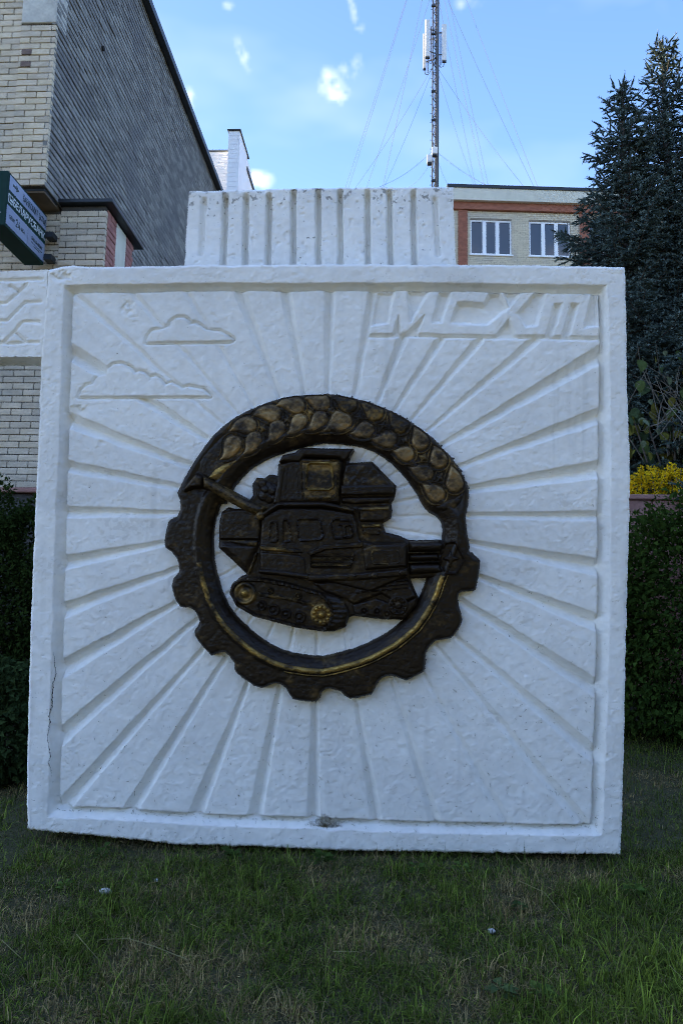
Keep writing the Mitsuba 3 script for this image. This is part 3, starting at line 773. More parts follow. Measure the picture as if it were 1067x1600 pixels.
BODY = hp([(205, 316), (270, 280), (430, 282), (540, 300), (556, 345), (566, 400), (600, 408), (730, 412), (738, 470), (732, 540), (600, 596), (380, 543), (200, 528), (196, 430)])
hpart("body", BODY, W1, flat(0.037, 0.014), rough=0.002)
hpart("deck_edge", hp([(200, 312), (268, 266), (430, 264), (545, 290), (545, 306), (430, 284), (272, 286), (206, 328)]), W1 + 0.038, pillow(0.020, 0.010))
for pgn in ([(238, 338), (268, 332), (270, 412), (234, 415)], [(282, 328), (306, 326), (322, 412), (284, 415)]):
    hpart("body_window", hround(pgn, 5), W1 + 0.044, pan(0.006, 0.010, -0.004))
hpart("body_window", hround([(332, 322), (420, 324), (438, 404), (340, 412)], 8), W1 + 0.043, pan(0.008, 0.009, 0.000))
hpart("body_window", hround([(452, 324), (530, 328), (548, 396), (466, 404)], 8), W1 + 0.043, pan(0.009, 0.011, -0.002))
hpart("door_handle", hround([(486, 342), (530, 342), (532, 352), (512, 356), (516, 396), (500, 396), (498, 354), (486, 352)], 1), W1 + 0.046, pillow(0.009, 0.005))
hpart("body_ledge", hp([(203, 424), (345, 436), (362, 446), (345, 450), (205, 440)]), W1 + 0.044, pillow(0.012, 0.006), "brushed_bronze")
hpart("lower_body", hp([(205, 444), (345, 454), (366, 470), (372, 538), (202, 522)]), W1 + 0.032, flat(0.012, 0.006))
hpart("sill", hp([(198, 505), (290, 512), (380, 525), (380, 545), (290, 534), (198, 522)]), W1 + 0.042, pillow(0.014, 0.008))
hpart("shoulder", hp([(372, 448), (430, 420), (575, 410), (575, 430), (440, 440), (385, 462)]), W1 + 0.042, pillow(0.014, 0.008))
hpart("vent_frame", hround([(382, 450), (548, 452), (530, 506), (384, 504)], 3), W1 + 0.042, pan(0.007, 0.010, -0.004))
for k in range(4):
    hpart("vent_slat", hp([(390, 458 + 11 * k), (538 - 4 * k, 460 + 10.5 * k), (536 - 4 * k, 465 + 10.5 * k), (390, 464 + 11 * k)]), W1 + 0.040, pillow(0.011, 0.004), "brushed_bronze" if k % 2 else "dark_bronze", 0.005)
hpart("rear_block", hp([(572, 432), (612, 416), (732, 416), (730, 500), (580, 512)]), W1 + 0.040, flat(0.018, 0.008))
hpart("grille", hround([(600, 446), (612, 436), (704, 436), (708, 490), (606, 494)], 5), W1 + 0.056, pan(0.008, 0.010, -0.003), "brushed_bronze")
for k in range(4):
    hpart("grille_bar", hp([(622, 452 + 9 * k), (698, 450 + 9 * k), (698, 453.5 + 9 * k), (622, 455.5 + 9 * k)]), W1 + 0.055, pillow(0.006, 0.003), "brushed_bronze", 0.005)
hpart("bumper", hp([(374, 528), (560, 520), (732, 503), (734, 532), (560, 548), (376, 552)]), W1 + 0.042, flat(0.014, 0.006))
for c, r in (((615, 530), 14), ((713, 519), 12), ((545, 531), 7), ((522, 534), 6)):
    hpart("bolt", circ(c, r), W1 + 0.054, pillow(0.012, 0.014), res=0.005)
hpart("hull", hp([(376, 552), (560, 549), (735, 536), (772, 612), (700, 640), (640, 602), (540, 640), (500, 618), (430, 592)]), W1 - 0.004, flat(0.026, 0.012), rough=0.003)
for k in range(3):
    hpart("hull_strip", hp([(600 - 30 * k, 560 + 15 * k), (738, 545 + 13 * k), (742, 553 + 13 * k), (604 - 30 * k, 569 + 15 * k)]), W1 + 0.018, pillow(0.012, 0.006))
hpart("strut", hp([(184, 448), (194, 448), (164, 528), (154, 528)]), W1 + 0.010, pillow(0.016, 0.006), "brushed_bronze", 0.005)
hpart("spout_pipe", hp([(738, 408), (850, 404), (868, 420), (855, 446), (738, 446)]), W1, pillow(0.040, 0.030))
hpart("spout_pipe", hp([(738, 452), (846, 450), (852, 478), (738, 480)]), W1, pillow(0.030, 0.022))
hpart("spout_pipe", hp([(738, 488), (850, 486), (862, 522), (740, 530)]), W1, pillow(0.036, 0.026))
for y in (449, 484):
    hpart("spout_rail", hp([(736, y - 2), (850, y - 4), (850, y + 2), (736, y + 4)]), W1 + 0.022, pillow(0.012, 0.004), "brushed_bronze", 0.005)
hpart("spout_plate", hp([(866, 412), (905, 405), (944, 472), (912, 530), (868, 528), (846, 470)]), WE + 0.010, pan(0.007, 0.012, -0.004))
hpart("plate_star", sg.Polygon(_puv(ZH([(888, 430), (897, 458), (928, 470), (898, 482), (888, 514), (880, 482), (856, 470), (880, 458)]), WE)).buffer(0), WE + 0.006, pillow(0.014, 0.010))
TRK = [(90, 594), (98, 562), (128, 540), (190, 536), (300, 556), (420, 590), (462, 625), (472, 672), (455, 722), (425, 736), (330, 722), (180, 682), (112, 642)]
hpart("track_drum", hp([(400, 588), (470, 598), (508, 622), (525, 662), (512, 718), (470, 735), (420, 736), (440, 660)]), W1, lambda d, u, v: 0.030 * np.clip(d / 0.03, 0, 1) ** 0.5 + 0.002 * np.sin(v * 260), rough=0.002)
hpart("track_belt", hp(TRK), W1 + 0.006, lambda d, u, v: np.where(d < 0.020, 0.036 * np.clip(d / 0.005, 0, 1), 0.018) + 0.003 * np.sin(u * 330 + v * 90) * (d < 0.018), rough=0.002)
hpart("track_skirt", hp([(190, 590), (300, 606), (400, 634), (400, 646), (300, 622), (200, 608)]), W1 + 0.024, pillow(0.010, 0.006), "brushed_bronze", rough=0.004)


def wheel(c, r, w0, m="dark_bronze", name="wheel"):
    hpart(name, circ(c, r), w0, lambda d, u, v: np.interp(d / (r / 2.3196 * px2m), [0, 0.12, 0.3, 0.42, 0.62, 0.72, 1.0], [0, 0.016, 0.016, 0.006, 0.006, 0.014, 0.018]), m, 0.005, 0.001)


wheel((148, 596), 43, W1 + 0.024, "brushed_bronze", "idler_wheel")
hpart("idler_hub", circ((148, 594), 12), W1 + 0.040, pillow(0.014, 0.012), "gold_paint", 0.005)
for c, r in (((208, 640), 19), ((252, 656), 22), ((295, 670), 20), ((345, 682), 23)):
    wheel(c, r, W1 + 0.026)
for c, r in (((240, 586), 13), ((340, 606), 14)):
    wheel(c, r, W1 + 0.026, "brushed_bronze")
wheel((424, 672), 42, W1 + 0.022, "brushed_bronze", "drive_sprocket")
for k in range(11):
    a = k * 2 * math.pi / 11
    hpart("sprocket_tooth", circ((424 + 27 * math.cos(a), 672 + 27 * math.sin(a)), 7), W1 + 0.036, pillow(0.012, 0.006), "gold_paint", 0.004)
hpart("sprocket_hub", circ((424, 672), 11), W1 + 0.036, pillow(0.016, 0.012), "gold_paint", 0.004)
hpart("far_track", hp([(530, 636), (620, 610), (700, 640), (768, 606), (768, 640), (722, 692), (640, 690), (540, 676)]), W1 - 0.004, flat(0.018, 0.010), rough=0.004)
wheel((700, 640), 38, W1 + 0.008)
for k in range(9):
    a = k * 2 * math.pi / 9
    hpart("wheel_lug", circ((700 + 24 * math.cos(a), 640 + 24 * math.sin(a)), 7), W1 + 0.020, pillow(0.010, 0.006), res=0.005)
for c in ((625, 662), (578, 660), (660, 672)):
    wheel(c, 15, W1 + 0.010)
SP = sg.Polygon(_puv(Z1([(150, 525), (210, 555), (330, 615), (480, 695), (600, 750), (565, 805), (500, 790), (380, 728), (250, 650), (205, 625), (130, 632), (75, 655), (58, 640)]), WE + 0.02)).buffer(0)
hpart("unloading_spout", SP.intersection(sg.Polygon(_puv(Z1([(200, 500), (640, 720), (600, 850), (200, 650)]), WE))).buffer(0), WE + 0.004, pillow(0.050, 11 * px2m), "brushed_bronze", 0.006, label="diagonal unloading spout brushed with gold")
hpart("spout_mouth", SP.difference(sg.Polygon(_puv(Z1([(205, 500), (640, 720), (600, 850), (205, 650)]), WE))).buffer(0), WE + 0.002, flat(0.040, 0.012))
hpart("spout_hinge", circ((205, 315), 15), W1 + 0.046, pillow(0.012, 0.012), "brushed_bronze", 0.005, 0.004)

# moss and grass bits on the frame's lower ledge
def tuft(name, c, r, n, w0, m, label, cat_, flat_=0.4):
    rg = np.random.default_rng(n)
    q = _puv(c, w0); V, Fc = [], []
    for k in range(n):
        a = rg.random() * 2 * np.pi; rr = r * rg.random() ** 0.8 * (0.45 + 1.1 * meshkit.fbm(np.array([math.cos(a) * 1.6, math.sin(a) * 1.6, 2.0]), 3, 9))
        b = np.array([q[0] + rr * math.cos(a), q[1] + rr * math.sin(a) * flat_, w0])
        d = rg.normal(size=3) * [1, 0.8, 0.5]; d[2] = abs(d[2]); d *= rg.uniform(0.006, 0.022) / np.linalg.norm(d)
        s = rg.normal(size=3); s *= 0.0012 / np.linalg.norm(s)
        i = len(V); V += [b - s, b + s, b + d]; Fc.append((i, i + 1, i + 2))
    V = np.array(V)
    k = thing(name, label, cat_)
    scene[k] = mikit.ply((world(V[:, 0], V[:, 1], V[:, 2]), np.array(Fc)), m)


tuft("moss_clump", (508, 1291), 0.085, 1000, -0.016, "moss", "clump of dark dry moss on the lower ledge of the white slab", "moss", 0.6)
rg = np.random.default_rng(12); V, Fc = [], []
for k in range(1200):
    if k < 420:
        x = rg.uniform(85, 925); q = _puv((x, 1272 + (x - 88) * 0.026 + rg.normal() * 4), -0.02); w0 = -0.036
    else:
        q = _puv((rg.uniform(120, 960), 1330 - rg.gamma(1.3, 110)), 0.0); w0 = FIELD_W + 0.005
        if not shapely.contains_xy(p_in, *q):
            w0 = 0.006
        if shapely.contains_xy(pg_out, *q):
            continue
    a = rg.random() * np.pi; L = rg.gamma(2, 0.0018); d = np.array([math.cos(a), math.sin(a)]) * L; s = np.array([-math.sin(a), math.cos(a)]) * 0.0009
    i = len(V); V += [(*(q - d - s), w0), (*(q + d - s), w0), (*(q + d + s), w0 + 0.001), (*(q - d + s), w0)]; Fc += [(i, i + 1, i + 2), (i, i + 2, i + 3)]
V = np.array(V)
obj("grass_clipping", (world(V[:, 0], V[:, 1], V[:, 2]), np.array(Fc)), "moss", PANEL, kind="stuff", label="dark grass clippings stuck to the white paint")

# ------------------------------------------------------------------ bank building on the left
BANK = thing("bank_building", "cream and grey brick building with a long dark side wall and overhanging upper storey", "building")
YF, YL = 8.5, 9.0
cor = at_y(np.array([91.5, 69.7]), np.array([0, 272]), YF)
XC = cor[:, 0].mean()
e1 = hit(np.array([235, 345.0]), np.array([0, 290.0]), np.array([XC + 0.10, 0, 0]), np.array([1.0, 0, 0]))
ZR = e1[:, 2].mean()
ZO = at_y(np.array([40.0]), np.array([289.0]), YF)[0, 2]
YEND = 24.0
BL, BH, BG = 0.25, 0.071, 0.0095


def brick_mesh(L, H, D, seed):
    rg = np.random.default_rng(seed)
    b = box([0, 0, 0], [L, D, H], 0.0035)
    b.vertices += 0.0008 * rg.normal(size=b.vertices.shape)
    return b


VARS = {}


def brick_ply(L, m, seed):
    k = (round(L, 4), m, seed)
    if k not in VARS:
        VARS[k] = mikit.ply(brick_mesh(L, BH, 0.06, seed), m, False)
    return VARS[k]


def rotz(a):
    return T().rotate([0, 0, 1], a)


def brick_face(holder, name, x0, x1, z0, z1, place, mats, seen, rgs, offset=0.0, H=BH, G=BG, max_parts=300, half=True, skip=None, Lb=BL, gv=None):
    """Courses of bricks on a flat face. place(x, z) gives the transform of a brick whose corner is at x, z on the face."""
    rg = np.random.default_rng(rgs); rest = []; row = 0; z = z0; made = []
    gv = G if gv is None else gv
    while z + H <= z1 + 1e-6:
        x = x0 + (-(Lb + gv) / 2 if row % 2 else 0) + offset
        while x < x1 - 0.01:
            a, b = max(x, x0), min(x + Lb, x1)
            if b - a > 0.03 and not (skip and skip(a, b, z)):
                made.append((a, z, b - a, int(rg.integers(len(mats))), int(rg.integers(3)), rg.normal() * 0.0022))
            x += Lb + gv
        z += H + G; row += 1
    vis = [m for m in made if seen(m[0] + m[2] / 2, m[1] + H / 2)]
    near = set(id(m) for m in sorted(vis, key=lambda m: m[0] * 0 + rankf(m, place))[:max_parts])
    for m in made:
        a, zz, L, mi_, sd, pr = m
        tr = place(a, zz) @ T().translate([0, pr, 0])
        if id(m) in near:
            d = dict(brick_ply(L, mats[mi_], sd)); d["to_world"] = tr
            obj(name, d, None, holder)
        else:
            q = box([0, 0, 0], [L, 0.06, H]); q.apply_transform(np.array(tr.matrix)); rest.append((mi_, q))
    for k in range(len(mats)):
        ms = [q for i, q in rest if i == k]
        if ms:
            obj("brickwork", cat(ms), mats[k], holder, kind="stuff")


def rankf(m, place):
    p = np.array(place(m[0], m[1]).matrix)[:3, 3]
    return np.linalg.norm(p - EYE)


def in_view(p, mx=12):
    c = (np.asarray(p) - EYE) @ CAM
    px, py = CX + F * c[0] / c[2], CY - F * c[1] / c[2]
    return -mx < px < 1067 + mx and -mx < py < 1600 + mx


CB = ["cream_brick_0", "cream_brick_1", "cream_brick_2"]
x_step = at_y(np.array([29.0]), np.array([90.0]), YF)[0, 0]
z_lint = at_y(np.array([60.0]), np.array([36.0]), YF)[0, 2]
XL = XC - 3.2
# upper front: mortar body, then bricks 12 mm proud
FU = obj("upper_front_wall", box([XL, YF + 0.026, ZO], [XC - 0.012, YF + 0.40, ZR - 0.1]), "mortar", BANK)
db = [at_y(np.array([42.0]), np.array([83.0]), YF)[0], at_y(np.array([40.0]), np.array([103.0]), YF)[0]]
brick_face(FU, "brick", x_step, XC, ZO + 0.006, z_lint, lambda x, z: T().translate([x, YF, z]), CB, lambda x, z: in_view([x, YF, z]), 1)
brick_face(FU, "brick", XL, x_step - 0.004, ZO + 0.006, ZR - 0.3, lambda x, z: T().translate([x, YF + 0.014 - 0.004, z]), CB, lambda x, z: in_view([x, YF, z], 6), 2, offset=0.06)
for q in db:
    zz = ZO + 0.006 + round((q[2] - BH / 2 - ZO - 0.006) / (BH + BG)) * (BH + BG)
    d = dict(brick_ply(0.125, "brown_brick", 1)); d["to_world"] = T().translate([q[0] - 0.065, YF - 0.010, zz]); obj("brick", d, None, FU, label="dark brown header brick")
obj("lintel", box([x_step, YF - 0.006, z_lint + 0.012], [XC - 0.004, YF + 0.3, z_lint + 1.4], 0.008), "grey_render", BANK, label="rough cast concrete lintel block")
obj("soffit", box([XL, YF + 0.075, ZO - 0.05], [XC - 0.03, YL + 0.3, ZO - 0.002]), "soffit_paint", BANK)
# lower front, set back under the overhang
LZ0 = at_y(np.array([52.0]), np.array([762.0]), YL)[0, 2]
FL = obj("lower_front_wall", box([XL, YL + 0.012, LZ0], [XC - 0.012, YL + 0.4, ZO - 0.05]), "mortar", BANK)
brick_face(FL, "brick", XL, XC, LZ0 + 0.004, ZO - 0.06, lambda x, z: T().translate([x, YL, z]), CB[:2], lambda x, z: in_view([x, YL, z]), 3, offset=0.03)
obj("plinth", box([XL, YL - 0.03, TER - 0.5], [XC, YL + 0.4, LZ0 - 0.006]), "pink_slab", BANK)
# side wall of grey brick
SW = obj("side_wall", cat([box([XC - 0.40, YF + 0.42, ZO], [XC - 0.026, YEND, ZR - 0.03]), box([XC - 0.40, YL + 0.42, TER - 0.5], [XC - 0.026, YEND - 0.003, ZO - 0.003])]), "dark_mortar", BANK)
GB = ["grey_brick_0", "grey_brick_1", "grey_brick_2"]
side = lambda y, z: T().translate([XC, y, z]) @ rotz(90) @ T().rotate([1, 0, 0], -4)
brick_face(SW, "brick", YF + 0.004, YEND, ZO + 0.004, ZR - 0.06, side, GB, lambda y, z: in_view([XC, y, z]), 5, H=0.0705, G=0.0135, gv=0.005)
brick_face(SW, "brick", YL + 0.06, YEND, TER, ZO - 0.012, side, GB, lambda y, z: in_view([XC, y, z]), 6, H=0.0705, G=0.0135, gv=0.005, max_parts=0)
obj("corner_return", box([XC - 0.026, YF + 0.064, ZO - 0.03], [XC - 0.40, YF + 0.42, ZO - 0.001]), "dark_metal", BANK)
RF = obj("roof", box([XL - 24.3, YF - 0.25, ZR + 0.03], [XC + 0.08, YEND + 0.2, ZR + 0.10]), "dark_metal", BANK)  # carried left out of view over the part that shades the slab
obj("eaves_gutter", box([XC + 0.012, YF - 0.25, ZR - 0.10], [XC + 0.12, YEND + 0.2, ZR + 0.026]), "dark_metal", RF)
obj("unseen_back_volume", cat([box([XL - 24, YL + 0.43, TER - 0.4], [XC - 0.42, YEND - 0.01, ZR - 0.04]), box([XL - 24, YF + 0.1, ZO + 0.01], [XL - 0.004, YF + 0.44, ZR - 0.05])]), "mortar", BANK)  # runs far left out of view to keep the sun off slab and lawn
hole = hit(np.array([160.0]), np.array([75.0]), np.array([XC, 0, 0]), np.array([1.0, 0, 0]))[0]
obj("vent_hole", trimesh.creation.cylinder(0.035, 0.03, sections=14, transform=trimesh.geometry.align_vectors([0, 0, 1], [1, 0, 0]) ), "crack_dark", SW)
scene[f"{SW}__vent_hole"]["to_world"] = T().translate([XC + 0.012, hole[1], hole[2]])
# bay at the foot of the side wall
bx1 = at_y(np.array([163.0]), np.array([380.0]), YL - 0.02)[0, 0]; bz1 = at_y(np.array([130.0]), np.array([321.0]), YL - 0.02)[0, 2]; bx0 = at_y(np.array([92.0]), np.array([380.0]), YL - 0.02)[0, 0]
by1 = hit(np.array([208.0]), np.array([400.0]), np.array([bx1, 0, 0]), np.array([1.0, 0, 0]))[0, 1]
BY = obj("bay", box([bx0, YL - 0.008, TER - 0.3], [bx1 - 0.012, by1, bz1 - 0.004]), "mortar", BANK)
brick_face(BY, "brick", bx0, bx1, TER, bz1, lambda x, z: T().translate([x, YL - 0.02, z]), CB[:2], lambda x, z: in_view([x, YL, z]), 7, offset=-0.04)
ws = hit(np.array([181.0, 197.0]), np.array([380.0, 390.0]), np.array([bx1, 0, 0]), np.array([1.0, 0, 0]))[:, 1]
pink = lambda y, z: T().translate([bx1, y, z]) @ rotz(90)
brick_face(BY, "pink_brick", YL + 0.045, ws[0], bz1 - 1.62, bz1, pink, ["pink_brick"], lambda y, z: in_view([bx1, y, z]), 8)
brick_face(BY, "pink_brick", ws[1], by1, bz1 - 1.62, bz1, pink, ["pink_brick"], lambda y, z: in_view([bx1, y, z]), 9)
obj("white_panel", box([bx1 - 0.05, ws[0] + 0.006, bz1 - 1.6], [bx1 - 0.004, ws[1] - 0.006, bz1 - 0.02]), "cream_render", BY, label="pale panel between the pink brick strips")
obj("bay_roof", box([bx0 - 0.02, YL - 0.10, bz1 + 0.004], [bx1 + 0.10, by1 + 0.14, bz1 + 0.055], 0.006), "dark_metal", BANK)

# ---- sign
SG = thing("bank_sign", "dark green box sign with white bands and lettering, bracketed to the brick wall", "sign")
sy1 = YL - 0.13
sp = at_y(np.array([70.5]), np.array([380.0]), sy1)[0]; SX = sp[0]
sz1 = at_y(np.array([70.5]), np.array([337.0]), sy1)[0, 2]; sz0 = at_y(np.array([68.0]), np.array([414.0]), sy1)[0, 2]
sy0 = hit(np.array([12.0]), np.array([285.0]), np.array([SX, 0, 0]), np.array([1.0, 0, 0]))[0, 1]
SL, SH = sy1 - sy0, sz1 - sz0
obj("case", box([SX - 0.24, sy0, sz0], [SX, sy1, sz1], 0.006), "sign_green", SG)
def face_box(a, b, c, d, t, m, name):
    """A plate on the sign's face: a..b along it, c..d up it, in fractions."""
    return obj(name, box([SX + 0.001, sy0 + a * SL, sz0 + c * SH], [SX + 0.001 + t, sy0 + b * SL, sz0 + d * SH]), m, SG)
face_box(0.035, 0.985, 0.685, 0.955, 0.004, "sign_white", "upper_band")
face_box(0.02, 0.53, 0.05, 0.40, 0.004, "sign_white", "lower_band")
face_box(0.54, 0.985, 0.05, 0.40, 0.004, "sign_white", "lower_band")
face_box(0.035, 0.135, 0.46, 0.62, 0.004, "sign_letter_white", "logo")
face_box(0.05, 0.12, 0.48, 0.50, 0.007, "sign_green", "logo_mark"); face_box(0.05, 0.066, 0.50, 0.60, 0.007, "sign_green", "logo_mark"); face_box(0.08, 0.12, 0.55, 0.60, 0.007, "sign_green", "logo_mark")
def sign_text(t, a, b, c, d, m, bold=False, x=0.006):
    q = meshkit.text_mesh(t, 1.0, 0.0015, bold); q.apply_translation(-q.bounds[0]); e = q.bounds[1]
    s = np.diag([(b - a) * SL / e[0], (d - c) * SH / e[1], 1, 1]); q.apply_transform(s)
    M = np.array([[0, 0, 1, SX + x], [1, 0, 0, sy0 + a * SL], [0, 1, 0, sz0 + c * SH], [0, 0, 0, 1.0]]); q.apply_transform(M)
    return obj("lettering", q, m, SG)
sign_text("БАНКОМАТ (ATM)", 0.36, 0.975, 0.73, 0.885, "sign_letter_dark", True)
sign_text("БЕЛАРУСБАНК", 0.155, 0.975, 0.475, 0.63, "sign_letter_white", True, 0.001)
sign_text("24", 0.235, 0.34, 0.165, 0.315, "sign_letter_dark", True)
sign_text("БАНК", 0.085, 0.21, 0.19, 0.265, "sign_letter_dark", True)
sign_text("ЧАСА", 0.355, 0.455, 0.185, 0.255, "sign_letter_dark", True)
sign_text("ВАШ", 0.63, 0.73, 0.235, 0.30, "sign_letter_dark", True)
sign_text("БАНКОМАТ", 0.745, 0.92, 0.235, 0.30, "sign_letter_dark", True)
face_box(0.63, 0.92, 0.185, 0.197, 0.006, "sign_letter_dark", "text_line"); face_box(0.70, 0.86, 0.145, 0.157, 0.006, "sign_letter_dark", "text_line")
ar = sg.Polygon([(0.11, 0.81), (0.19, 0.81), (0.19, 0.77), (0.26, 0.83), (0.19, 0.89), (0.19, 0.85), (0.11, 0.85)])
q = trimesh.creation.extrude_polygon(affinity.scale(ar, SL, SH, origin=(0, 0)), 0.0015, engine="earcut")
q.apply_transform(np.array([[0, 0, 1, SX + 0.006], [1, 0, 0, sy0], [0, 1, 0, sz0], [0, 0, 0, 1.0]])); obj("arrow", q, "sign_letter_dark", SG)
for py in (367, 402):
    z = at_y(np.array([80.0]), np.array([float(py)]), sy1)[0, 2]
    obj("bracket", box([SX + 0.003, sy1 - 0.03, z - 0.034], [SX + 0.10, YL - 0.025, z + 0.034]), "dark_metal", SG)
z = at_y(np.array([4.0]), np.array([331.0]), sy0)[0, 2]
obj("seam", box([SX - 0.22, sy0 - 0.006, z - 0.004], [SX - 0.05, sy0 - 0.0005, z + 0.004]), "sign_letter_white", SG)

# ------------------------------------------------------------------ white clad building behind it
WB = thing("white_clad_building", "pale clad roof storey with a square chimney stack, behind the grey side wall", "building")
WY = 30.0
A = lambda px, py, y=WY: at_y(np.array([float(px)]), np.array([float(py)]), y)[0]
a0, a1 = A(300, 235), A(357, 236)
zt, z0 = a1[2], a1[2] - 8
def clad(x0, x1, za, zb, y, parent, name, h=0.16):
    ms = []
    zz = za
    while zz < zb - 0.01:
        ms.append(box([x0, y + 0.0, zz], [x1, y + 0.05, min(zz + h - 0.010, zb)])); zz += h
    k = obj(name, box([x0 + 0.01, y + 0.03, za], [x1 - 0.01, y + 3.0, zb - 0.005]), "white_cladding", parent)
    n = 0
    for m in ms[::-1]:
        obj("plank", m, "white_cladding", k); n += 1
    return k
clad(a0[0], a1[0], zt - 3.2, zt, WY, WB, "upper_wall")
obj("coping", box([a0[0] - 0.1, WY - 0.06, zt + 0.002], [a1[0] + 0.0, WY + 3.1, zt + 0.05]), "grey_metal", WB)
c0_, c1_ = A(357.5, 204, WY - 0.8), A(373.5, 204, WY - 0.8)
clad(c0_[0], c1_[0], zt - 3.2, c0_[2], WY - 0.8, WB, "stack", 0.20)
obj("stack_side", box([c1_[0] - 0.02, WY - 0.76, zt - 3.2], [c1_[0] + 0.03, WY + 0.9, c0_[2]]), "white_cladding", WB)
obj("stack_cap", box([c0_[0] - 0.05, WY - 0.86, c0_[2] + 0.003], [c1_[0] + 0.08, WY + 1.2, c0_[2] + 0.05]), "dark_metal", WB)
b0 = hit(np.array([375.0, 386.0]), np.array([246.0, 291.0]), np.array([c1_[0] + 0.02, 0, 0]), np.array([1.0, 0, 0]))
pr = np.array([[c1_[0] + 0.0, WY + 0.9, zt - 4], [c1_[0] + 0.0, WY + 7, zt - 4], [c1_[0], WY + 7, zt - 0.2], [c1_[0], WY + 0.9, zt - 0.2]])
obj("side_wall", box([c1_[0] - 0.3, WY + 0.905, zt - 4], [c1_[0] + 0.02, WY + 9, zt - 0.25]), "white_cladding", WB)
obj("side_coping", box([c1_[0] - 0.35, WY + 0.905, zt - 0.247], [c1_[0] + 0.08, WY + 9, zt - 0.12]), "dark_metal", WB)
obj("lower_storeys", box([a0[0] - 6, WY + 0.02, TER], [c1_[0] - 0.01, WY + 9, zt - 3.21]), "cream_render", WB)

# ------------------------------------------------------------------ brick office building on the right
OB = thing("brick_office_building", "cream brick office block with a red pier and white framed windows", "building")
OY = 33.0
p0 = A(710, 293.4, OY)
best = None
for a in np.linspace(-0.3, 0.3, 601):
    n = np.array([-math.sin(a), math.cos(a), 0.0]); q = hit(np.array([907.5]), np.array([299.5]), p0, n)[0]
    e = abs(q[2] - p0[2])
    if best is None or e < best[0]:
        best = (e, a)
OA = best[1]
on = np.array([-math.sin(OA), math.cos(OA), 0]); ou = np.array([math.cos(OA), math.sin(OA), 0])
def ouv(px, py):
    q = hit(np.array([float(px)]), np.array([float(py)]), p0, on)[0] - p0
    return q @ ou, q[2]
OT = T(np.vstack([np.c_[np.stack([ou, on, [0, 0, 1.0]], 1), p0], [0, 0, 0, 1.0]]))
OM = np.vstack([np.c_[np.stack([ou, on, [0, 0, 1.0]], 1), p0], [0, 0, 0, 1.0]])
def obox(x0, x1, y0, y1, z0, z1, m, name, parent=OB, **kw):
    q = box([x0, y0, z0], [x1, y1, z1]); q.apply_transform(OM)
    return obj(name, q, m, parent, **kw)
OX0, OX1 = -0.32, 16.0
zg = TER + 0.3 - p0[2]
z_cop, z_band, z_red = ouv(714, 297.5)[1], ouv(714, 316)[1], ouv(714, 327)[1]
W_ = [(ouv(735, 341), ouv(800, 397.5)), (ouv(827, 342), ouv(890, 399))]
w_l, w_r = W_[0][0][0], W_[0][1][0]; wz1, wz0 = W_[0][0][1], W_[0][1][1]
pitch = W_[1][0][0] - w_l; ww_ = w_r - w_l
STOREY = 3.3
obox(OX0, OX1, 0.30, 12, zg, z_cop - 0.02, "far_mortar", "core")
cols = [w_l + pitch * k for k in range(0, 6)]
openings = [(c, c + ww_, wz0, wz1) for c in cols]
# far brickwork: courses as real bricks, those that show as pieces, the rest in one mesh
pier = (ouv(716, 350)[0], ouv(730, 350)[0])
def o_skip(a, b, z):
    if b > pier[0] - 0.005 and a < pier[1] + 0.005:
        return True
    return any(b > o[0] + 0.02 and a < o[1] - 0.02 and z + 0.08 > o[2] and z < o[3] for o in openings)
wallp = sg.box(OX0, wz0 - 2.60, OX1, z_red).difference(unary_union([sg.box(o[0], o[2], o[1], o[3]) for o in openings]))
q = cat([trimesh.creation.extrude_polygon(g_, 0.22, engine="earcut") for g_ in getattr(wallp, "geoms", [wallp])])
q.apply_transform(np.array([[1, 0, 0, 0], [0, 0, -1, 0.29], [0, 1, 0, 0], [0, 0, 0, 1.0]])); q.apply_transform(OM)
FW = obj("front_wall", q, "far_mortar", OB)
ms = []; row = 0; z = z_red - 0.085
rg = np.random.default_rng(6)
while z > wz0 - 2.6:
    x = OX0 + (0.13 if row % 2 else 0)
    while x < OX1 - 0.3:
        spans = [(x, x + 0.25)] if x < 9.5 else []
        for o in [(pier[0], pier[1])] + [o_[:2] for o_ in openings if z + 0.08 > o_[2] and z < o_[3]]:
            spans = [q_ for a_, b_ in spans for q_ in ((a_, min(b_, o[0] - 0.004)), (max(a_, o[1] + 0.004), b_)) if q_[1] - q_[0] > 0.02]
        for a, b in spans:
            ms.append(box([a, 0.050 + rg.normal() * 0.004, z], [b, 0.0695, z + 0.072]))
        x += 0.26
    z -= 0.085; row += 1
q = cat(ms); q.apply_transform(OM); obj("brickwork", q, "far_cream_brick", FW, kind="stuff")
obox(OX0 + 0.01, OX1 - 0.01, 0.06, 0.29, zg, wz0 - 2.62, "far_cream_brick", "lower_wall")
obox(pier[0], pier[1], -0.02, 0.098, zg, z_red - 0.003, "red_brick", "pier")
pz = z_red - 0.1; k = 0
PIER = f"{OB}__pier"
while pz > wz0 - 0.6:
    obox(pier[0] - 0.004, pier[1] + 0.004, -0.034, -0.0195, pz, pz + 0.078, "red_brick", "brick", PIER); pz -= 0.09
px2 = ouv(906, 360)[0]
obox(px2, px2 + 0.42, -0.02, 0.066, zg, z_red - 0.003, "red_brick", "pier")
obox(OX0, OX1, -0.10, 0.3, z_red, z_band - 0.003, "red_brick", "red_band")
obox(OX0, OX1, -0.28, 0.3, z_band, z_cop - 0.003, "cream_render", "parapet")
obox(OX0 - 0.05, OX1 + 0.05, -0.33, 12.1, z_cop, 0.02, "dark_metal", "roof_coping")
pan_t = np.linspace(0, 1, 4)
